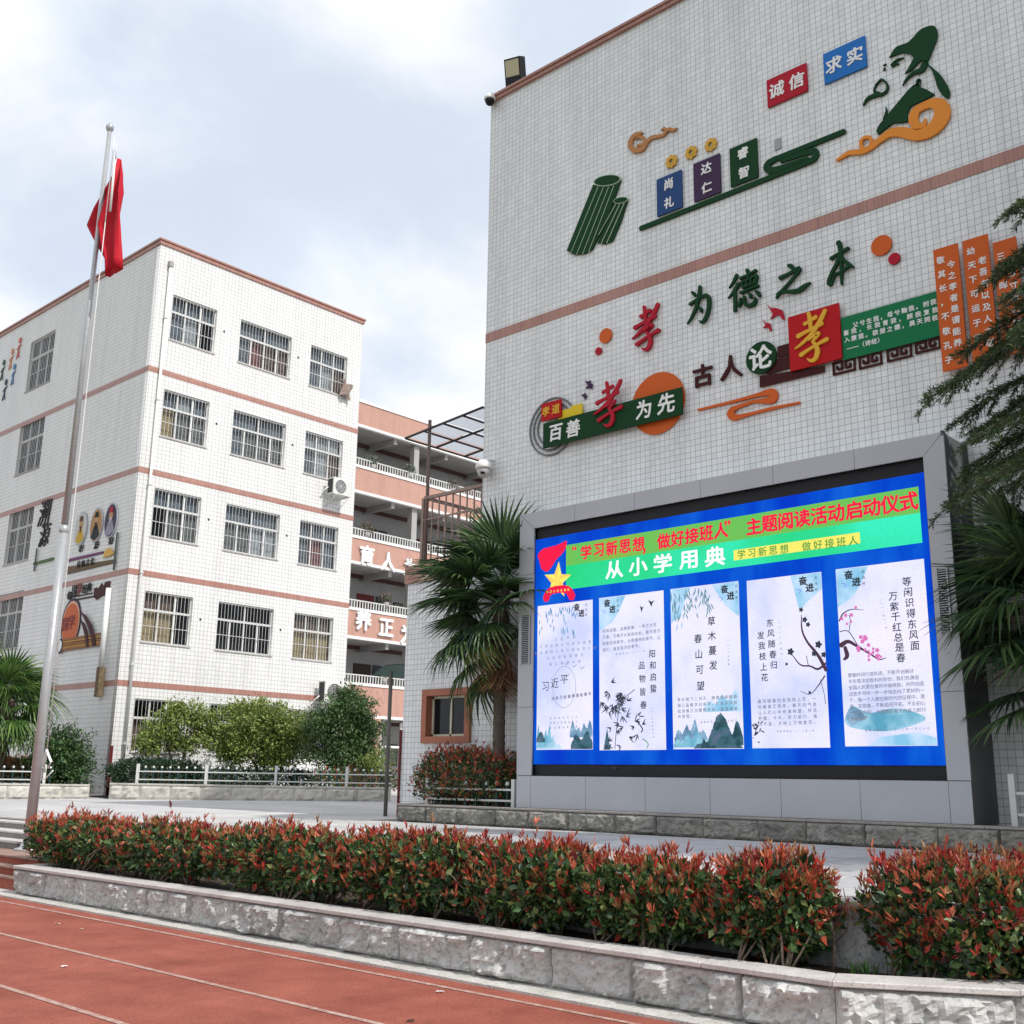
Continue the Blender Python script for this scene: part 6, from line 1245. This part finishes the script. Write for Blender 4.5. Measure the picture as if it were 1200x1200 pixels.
# small trees
def small_tree(base, blobs, n, cols_, L, label, trunk_r=.06, stems=3, mat_=None, name='small_tree', trunk_to=None):
    r_ = empty(name, base, label, 'tree', 'small trees in front of the dormitory block'); b0 = Vector(base); mb = MB(); br = MB()
    for k in range(stems):
        c, rr_ = blobs[k % len(blobs)]; c = Vector(c)
        p1 = b0.lerp(c, .45)+Vector((random.uniform(-.15, .15), random.uniform(-.1, .1), 0)); mb.tube([b0+Vector((random.uniform(-.06, .06), 0, -.1)), p1, c], [trunk_r, trunk_r*.7, trunk_r*.3], 7)
    for c, rr_ in blobs:
        for q in range(9):
            v = Vector(rvec(1)[0]); e = Vector(c)+Vector((v.x*rr_[0], v.y*rr_[1], v.z*rr_[2]))*.8; br.tube([Vector(c)-Vector((0, 0, rr_[2]*.5)), Vector(c).lerp(e, .6), e], [.022, .014, .006], 4)
    mb.build('trunk', DWOOD, r_); tag(br.build('branches', DWOOD, r_), kind='stuff')
    Ps, Ds, Ns, Ls, Cs = [], [], [], [], []; tot = sum(b[1][0]*b[1][2] for b in blobs)
    for c, rr_ in blobs:
        k = int(n*rr_[0]*rr_[2]/tot); nc = max(8, k//26); cd = rvec(nc); cc = np.array(c)+cd*(RNG.random(nc)**.45)[:, None]*np.array(rr_)*RNG.uniform(.8, 1.15, (nc, 1))
        idx = RNG.integers(0, nc, k); P = cc[idx]+RNG.normal(0, .13, (k, 3))*np.array([1, 1, .8]); Ps.append(P); Ds.append(rvec(k)+cd[idx]*.6+np.array([0, 0, .1])); Ns.append(rvec(k)*.6+np.array([0, 0, .8])+cd[idx]*.3); Ls.append(RNG.uniform(.6, 1.2, k)*L); Cs.append(pick(cols_, k)*RNG.uniform(.75, 1.2, (nc, 1))[idx])
    P, D, N, Lx, Cx = map(np.concatenate, (Ps, Ds, Ns, Ls, Cs)); o0 = np.array(base)
    o = link('foliage', leaf_mesh('foliage', P-o0, D, N, Lx, Lx*.42, Cx), Matrix.Translation(base), r_); o['kind'] = 'stuff'; return r_
def blob(x, y, Y, rx, ry): p = onY(x, y, Y); q = onY(x+rx, y, Y); s = onY(x, y-ry, Y); return ((p.x, p.y, p.z), (q.x-p.x, (q.x-p.x)*.8, s.z-p.z))
Y1 = 31.6
p = onY(205, 899, Y1); small_tree((p.x, p.y, 1.3), [blob(222, 838, Y1, 22, 17), blob(190, 850, Y1, 20, 16), blob(175, 872, Y1, 18, 14), blob(218, 870, Y1, 24, 12), blob(245, 857, Y1, 16, 20), blob(205, 832, Y1, 10, 9)], 7500, YGR, .125, 'loose bright green little tree with gaps, nearest the dormitory corner')
Y2 = 30.6
p = onY(312, 905, Y2); small_tree((p.x, p.y, 1.3), [blob(308, 850, Y2, 48, 26), blob(280, 868, Y2, 34, 22), blob(338, 866, Y2, 34, 26), blob(300, 840, Y2, 34, 18), blob(320, 888, Y2, 30, 14), blob(270, 885, Y2, 18, 12)], 23000, YGR, .13, 'round dense yellow-green tree in the middle of the dormitory planter', stems=5)
Y3 = 28.6
p = onY(398, 908, Y3); small_tree((p.x, p.y, 1.3), [blob(412, 830, Y3, 24, 24), blob(385, 850, Y3, 26, 26), blob(420, 862, Y3, 24, 30), blob(392, 882, Y3, 28, 20), blob(425, 888, Y3, 20, 18), blob(409, 815, Y3, 12, 10)], 21000, MGR+[(.13, .19, .07)], .125, 'taller dark green tree covering the corner of the dormitory block', stems=5)
p = onY(452, 908, 27.5); small_tree((p.x, p.y, 1.3), [blob(440, 893, 27.5, 14, 14)], 900, YGR, .10, 'small light shrub tree by the slim post', stems=2, trunk_r=.02)
p = onX(73, 905, 15.7)
small_tree((p.x, p.y, 1.3), [((p.x, p.y, onX(76, 885, 15.7).z), (.85, .8, .85)), ((p.x-.1, p.y+.5, onX(60, 888, 15.7).z), (.8, .8, .8)), ((p.x, p.y-.2, onX(88, 905, 15.7).z), (.8, .7, .6))], 12500, MGR, .12, 'dark rounded bush between the flagpole and the dormitory corner', stems=4)
q = onX(18, 905, 15.4); bush('photinia_bush', (q.x, q.y, q.z), (.7, 1.8, .36), 5500, 420, 'distant photinia hedge in the left planter behind the white fence', 'shrub', 'photinia clumps of the red-tipped hedge', L=.10, ground=1.3, seed=55)
# photinia in the planter beside the annex
a, b_ = onX(497, 905, 14.05), onX(603, 905, 14.05)
bush('photinia_bush', (14.05, (a.y+b_.y)/2, 1.62), (.38, abs(a.y-b_.y)/2, .44), 7500, 520, 'orange-red photinia clump at the foot of the palm beside the video screen', 'shrub', 'photinia clumps of the red-tipped hedge', L=.075, ground=1.15, seed=61, redside=.22)
fa = Vector((13.80, 14.75, 1.17)); fence(fa, Vector((0, -1, 0)), Vector((1, 0, 0)), 1.16, .15, 2.2, 'short dark picket fence in front of the photinia beside the screen', off=0, step=2.05, hgt=.40)
fb = Vector((13.80, 4.70, 1.17)); fence(fb, Vector((0, -1, 0)), Vector((1, 0, 0)), 1.16, .05, 4.1, 'white and dark green picket fence under the right palm', off=0, step=2.0, hgt=.55)

# ================================================================== PALMS
def frond_mesh(seed, nseg=30, Lp=.55, R=.72, cols_=None, spread=2.1, droop=.35, wide=.044):
    """windmill-palm leaf: petiole along +Y, fan of folded segments with drooping tips"""
    rr = random.Random(seed); V, F_, T = [], [], []
    def strip(pts, ws, up, tint):
        b = len(V)
        for i, (p, w) in enumerate(zip(pts, ws)):
            d = (pts[min(i+1, len(pts)-1)]-pts[max(i-1, 0)]).normalized(); s = d.cross(up).normalized(); u = s.cross(d)
            V.extend([p+s*w+u*w*.7, p, p-s*w+u*w*.7]); T.extend([tint]*3)
        for i in range(len(pts)-1):
            q = b+3*i; F_.extend([(q, q+1, q+4, q+3), (q+1, q+2, q+5, q+4)])
    up = Vector((0, 0, 1)); pet = [Vector((0, Lp*t_, -.10*t_*t_)) for t_ in (0, .35, .7, 1)]
    strip(pet, [.018, .013, .011, .010], up, tuple(c*1.3 for c in cols_[1])); hub = pet[-1]
    for i in range(nseg):
        a = -spread+2*spread*i/(nseg-1)+rr.uniform(-.02, .02); L = R*(1-.22*(abs(a)/spread)**2)*rr.uniform(.92, 1.05); dx, dy = math.sin(a), math.cos(a)
        dr = droop*rr.uniform(.6, 1.5); pts = [hub+Vector((dx*L*t_, dy*L*t_-.02, -.10*t_-dr*max(0, t_-.45)**1.7*1.3+.07*math.cos(a)*t_)) for t_ in (.02, .30, .55, .80, 1.0)]
        c = cols_[rr.randrange(len(cols_))]; k = rr.uniform(.8, 1.25); strip(pts, [.005, wide*.60, wide*.46, wide*.22, .001], up, tuple(x*k for x in c))
    me = bpy.data.meshes.new('frond'); me.from_pydata([tuple(v) for v in V], [], F_); at = me.attributes.new('tint', 'FLOAT_COLOR', 'POINT')
    at.data.foreach_set('color', np.array([(*t_, 1) for t_ in T], np.float32).reshape(-1)); me.update(); me.materials.append(LEAF); return me
PG_ = [(.018, .046, .022), (.030, .072, .028), (.055, .11, .038), (.085, .15, .05)]; PD = [(.22, .12, .06), (.32, .19, .10), (.16, .075, .04), (.28, .12, .07)]
FM = [frond_mesh(s, cols_=PG_, droop=d, R=r, spread=sp) for s, d, r, sp in ((1, .22, .74, 1.9), (2, .40, .70, 2.1), (3, .6, .72, 1.8), (4, .15, .68, 2.1))]
PGL = [(.06, .13, .03), (.10, .19, .04), (.15, .24, .06), (.05, .10, .03)]
FML = [frond_mesh(s, cols_=PGL, droop=d, R=r, spread=sp, wide=.05) for s, d, r, sp in ((31, .5, .74, 2.0), (32, .9, .70, 2.1), (33, 1.1, .72, 1.8), (34, .6, .68, 2.2))]
FMD = [frond_mesh(s, cols_=PD, droop=1.3, R=.78, Lp=.35, spread=.5, nseg=18, wide=.026) for s in (11, 12, 13)]
FMY = frond_mesh(21, cols_=[(.22, .25, .06), (.12, .17, .04), (.30, .28, .09)], droop=.5, R=.65, spread=1.2)
TRK = ground_mat('palm_trunk_fibre', (.055, .040, .028), (.13, .10, .075), 14, 1, 40, stretch=(1, 1, 2.5))
def palm(base, top_z, label, fr, sc=1.0, dead=12, tr=.11, seed=0, skirt=True, name='windmill_palm', az0=0.0, rnd=.25, extra=(), fm=None):
    rr = random.Random(seed); r_ = empty(name, base, label, 'palm tree'); b0 = Vector(base); H_ = top_z-b0.z; prof = []
    n = 60
    for i in range(n+1):
        z = H_*i/n; prof.append((tr*(1.15-.15*i/n)*(1+.10*(i % 2))+rr.uniform(-.006, .006)+(.05 if z > H_-1.0 and skirt else 0), z))
    MB().lathe(prof+[(.01, H_+.05)], tuple(b0), 14).build('trunk', TRK, r_)
    # old leaf bases and fibres
    mb = MB()
    for k in range(110):
        z = b0.z+H_*(1-rr.random()**1.5*.42); a = rr.uniform(0, 6.28); r0 = tr*1.25; d = Vector((math.cos(a), math.sin(a), 0)); p_ = Vector((b0.x, b0.y, z))+d*r0
        mb.tube([p_, p_+d*.06+Vector((0, 0, .09)), p_+d*.10+Vector((0, 0, .03-.10*rr.random()))], [.013, .010, .002], 4)
    tag(mb.build('leaf_bases', TRK, r_), kind='stuff')
    top = Vector((b0.x, b0.y, top_z))
    for i in range(fr):
        az = az0+i*2.39996+rr.uniform(-rnd, rnd); t_ = i/fr; el = math.radians(78-118*t_**.9+rr.uniform(-8, 8)); s = sc*rr.uniform(.88, 1.12)
        me = (fm or FM)[rr.randrange(4)]
        Mx = Matrix.Translation(top+Vector((0, 0, .12-.45*t_))) @ Matrix.Rotation(az, 4, 'Z') @ Matrix.Rotation(el, 4, 'X') @ Matrix.Rotation(rr.uniform(-.35, .35), 4, 'Y') @ Matrix.Scale(s, 4)
        link('frond', me, Mx, r_)
    for az, el, me, s, dz in extra:
        link('frond', me, Matrix.Translation(top+Vector((0, 0, dz))) @ Matrix.Rotation(az, 4, 'Z') @ Matrix.Rotation(el, 4, 'X') @ Matrix.Scale(s, 4), r_)
    for i in range(dead):
        az = i*2.39996+1.0; el = math.radians(-62-24*rr.random()); me = FMD[i % 3]; s = sc*rr.uniform(.62, .9)
        link('dead_frond', me, Matrix.Translation(top+Vector((0, 0, -.35-.55*rr.random()))) @ Matrix.Rotation(az, 4, 'Z') @ Matrix.Rotation(el, 4, 'X') @ Matrix.Scale(s, 4), r_)
    return r_
palm((14.0, 13.10, 1.15), 4.85, 'windmill palm with a brown dead-leaf skirt between the annex and the video screen', 30, 1.26, 15, .09, 3,
     extra=((1.15, math.radians(18), FM[0], 1.45, 0), (.75, math.radians(28), FM[2], 1.4, .05), (1.5, math.radians(5), FM[3], 1.3, -.1), (.45, math.radians(8), FM[1], 1.4, -.15), (1.3, math.radians(38), FM[1], 1.3, .1), (1.2, math.radians(-48), FMY, 1.15, -.35), (.7, math.radians(-40), FM[1], 1.25, -.75), (1.0, math.radians(-25), FM[2], 1.35, -.45), (.4, math.radians(-30), FM[0], 1.3, -.35), (.2, math.radians(-55), FM[2], 1.25, -.9), (.9, math.radians(0), FM[0], 1.35, -.1)))
palm((13.80, 3.95, 1.15), 3.95, 'dark windmill palm with fans over the right edge of the screen surround', 34, 1.22, 14, .12, 8,
     extra=((.15, math.radians(-20), FM[3], 1.15, -.95), (.5, math.radians(-25), FM[0], 1.1, -1.1)))
palm((13.85, 2.7, 1.15), 4.9, 'taller right-hand palm at the edge of the view under the cedar', 32, 1.2, 16, .12, 12)
q = onP(22, 925); q = Vector((15.0, 33.2, 1.3)); s_ = onY(20, 800, 33.2)
q = Vector((onY(12, 800, 33.2).x, 33.2, 1.3))
palm(tuple(q), onY(18, 822, 33.2).z, 'bright bushy palm at the left edge beside the dormitory side wall', 40, 1.25, 3, .13, 15, fm=FML)
palm((q.x-1.6, 34.6, 1.3), 4.4, 'second bushy palm half outside the left edge', 30, 1.6, 3, .13, 19, fm=FML)

# ================================================================== CEDAR ON THE RIGHT
def cedar(base, height, label, seed=5):
    rr = random.Random(seed); r_ = empty('cedar_tree', base, label, 'tree'); b0 = Vector(base)
    MB().tube([b0+Vector((0, 0, -.1)), b0+Vector((.05, 0, height*.5)), b0+Vector((0, .05, height))], [.22, .15, .03], 12).build('trunk', DWOOD, r_)
    limbs = MB(); twigs = MB(); P, D, N, L_, C_ = [], [], [], [], []
    nb = 150
    for i in range(nb):
        f_ = i/nb; z = b0.z+4.35+(height-4.5)*f_**1.45; k = 1-(z-b0.z-4.35)/(height-4.3); Lb = (2.35 if z < 5.9 else 2.6 if z < 7.0 else 2.6-(z-7.0)*.75 if z < 8.4 else max(.15, 1.4-(z-8.4)*.40))*rr.uniform(.72, 1.04); az = i*2.39996+rr.uniform(-.3, .3)
        d = Vector((math.cos(az), math.sin(az), 0)); tw = Vector((-d.y, d.x, 0)); st = Vector((b0.x, b0.y, z)); rise = rr.uniform(.02, .22)
        pts = [st+d*Lb*t_+Vector((0, 0, Lb*(rise*t_-.42*t_*t_)))+tw*math.sin(t_*3)*.12*Lb*rr.uniform(-.5, .5) for t_ in (0, .25, .5, .75, 1)]
        limbs.tube(pts, [.055*k+.012, .04*k+.01, .026*k+.008, .014, .004], 5, False)
        ns = int(9+Lb*11)
        for j in range(ns):
            t_ = .14+.86*j/ns; f = t_*4; i0 = min(int(f), 3); p_ = pts[i0].lerp(pts[i0+1], f-i0); sd = 1 if j % 2 else -1; l2 = (.30+.75*(1-t_))*rr.uniform(.6, 1.1)*(.5+.5*k)
            dd = (d*.75+tw*sd*rr.uniform(.5, 1.0)+Vector((0, 0, rr.uniform(-.25, .05)))).normalized()
            q = [p_+dd*l2*u+Vector((0, 0, -.50*l2*u*u)) for u in (0, .5, 1)]; twigs.tube(q, [.007, .005, .002], 3, False)
            m_ = int(60+230*l2); u = RNG.random(m_); a = np.array(q[0])[None]*((1-u)**2)[:, None]+np.array(q[1])[None]*(2*u*(1-u))[:, None]+np.array(q[2])[None]*(u**2)[:, None]
            P.append(a+RNG.normal(0, .012, (m_, 3))); D.append(rvec(m_)*.75+np.array(dd)*.9+np.array([0, 0, -.25])); N.append(rvec(m_)); L_.append(RNG.uniform(.035, .08, m_)); C_.append(pick([(.020, .048, .020), (.034, .075, .028), (.06, .11, .036), (.11, .16, .05)], m_)*rr.uniform(.8, 1.2))
    tag(limbs.build('limbs', DWOOD, r_), kind='stuff'); tag(twigs.build('twigs', WOOD, r_), kind='stuff')
    P, D, N, L_, C_ = map(np.concatenate, (P, D, N, L_, C_)); o = link('needles', leaf_mesh('needles', P-np.array(b0), D, N, L_, L_*.19, C_, .1), Matrix.Translation(b0), r_); o['kind'] = 'stuff'; print('needles', len(P))
cedar((12.60, 2.10, .85), 11.6, 'dark cedar reaching its drooping branches in from the right edge of the view')
# stone-edged pit round the cedar, just outside the right edge of the view
tp = empty('tree_pit', (12.6, 2.1, pz(12.6)), 'square granite-edged tree pit round the cedar trunk', 'tree pit')
zc = pz(12.6)+.16
for a, b_ in (((11.9, 1.3, .80), (13.3, 1.42, zc)), ((11.9, 2.78, .80), (13.3, 2.9, zc)), ((11.9, 1.422, .80), (12.02, 2.778, zc)), ((13.18, 1.422, .80), (13.3, 2.778, zc))): bevel(MB().box(a, b_).build('edge_stone', M_COPE, tp), .01)
MB().box((12.022, 1.424, .80), (13.178, 2.776, zc-.05)).build('soil', M_SOIL, tp)
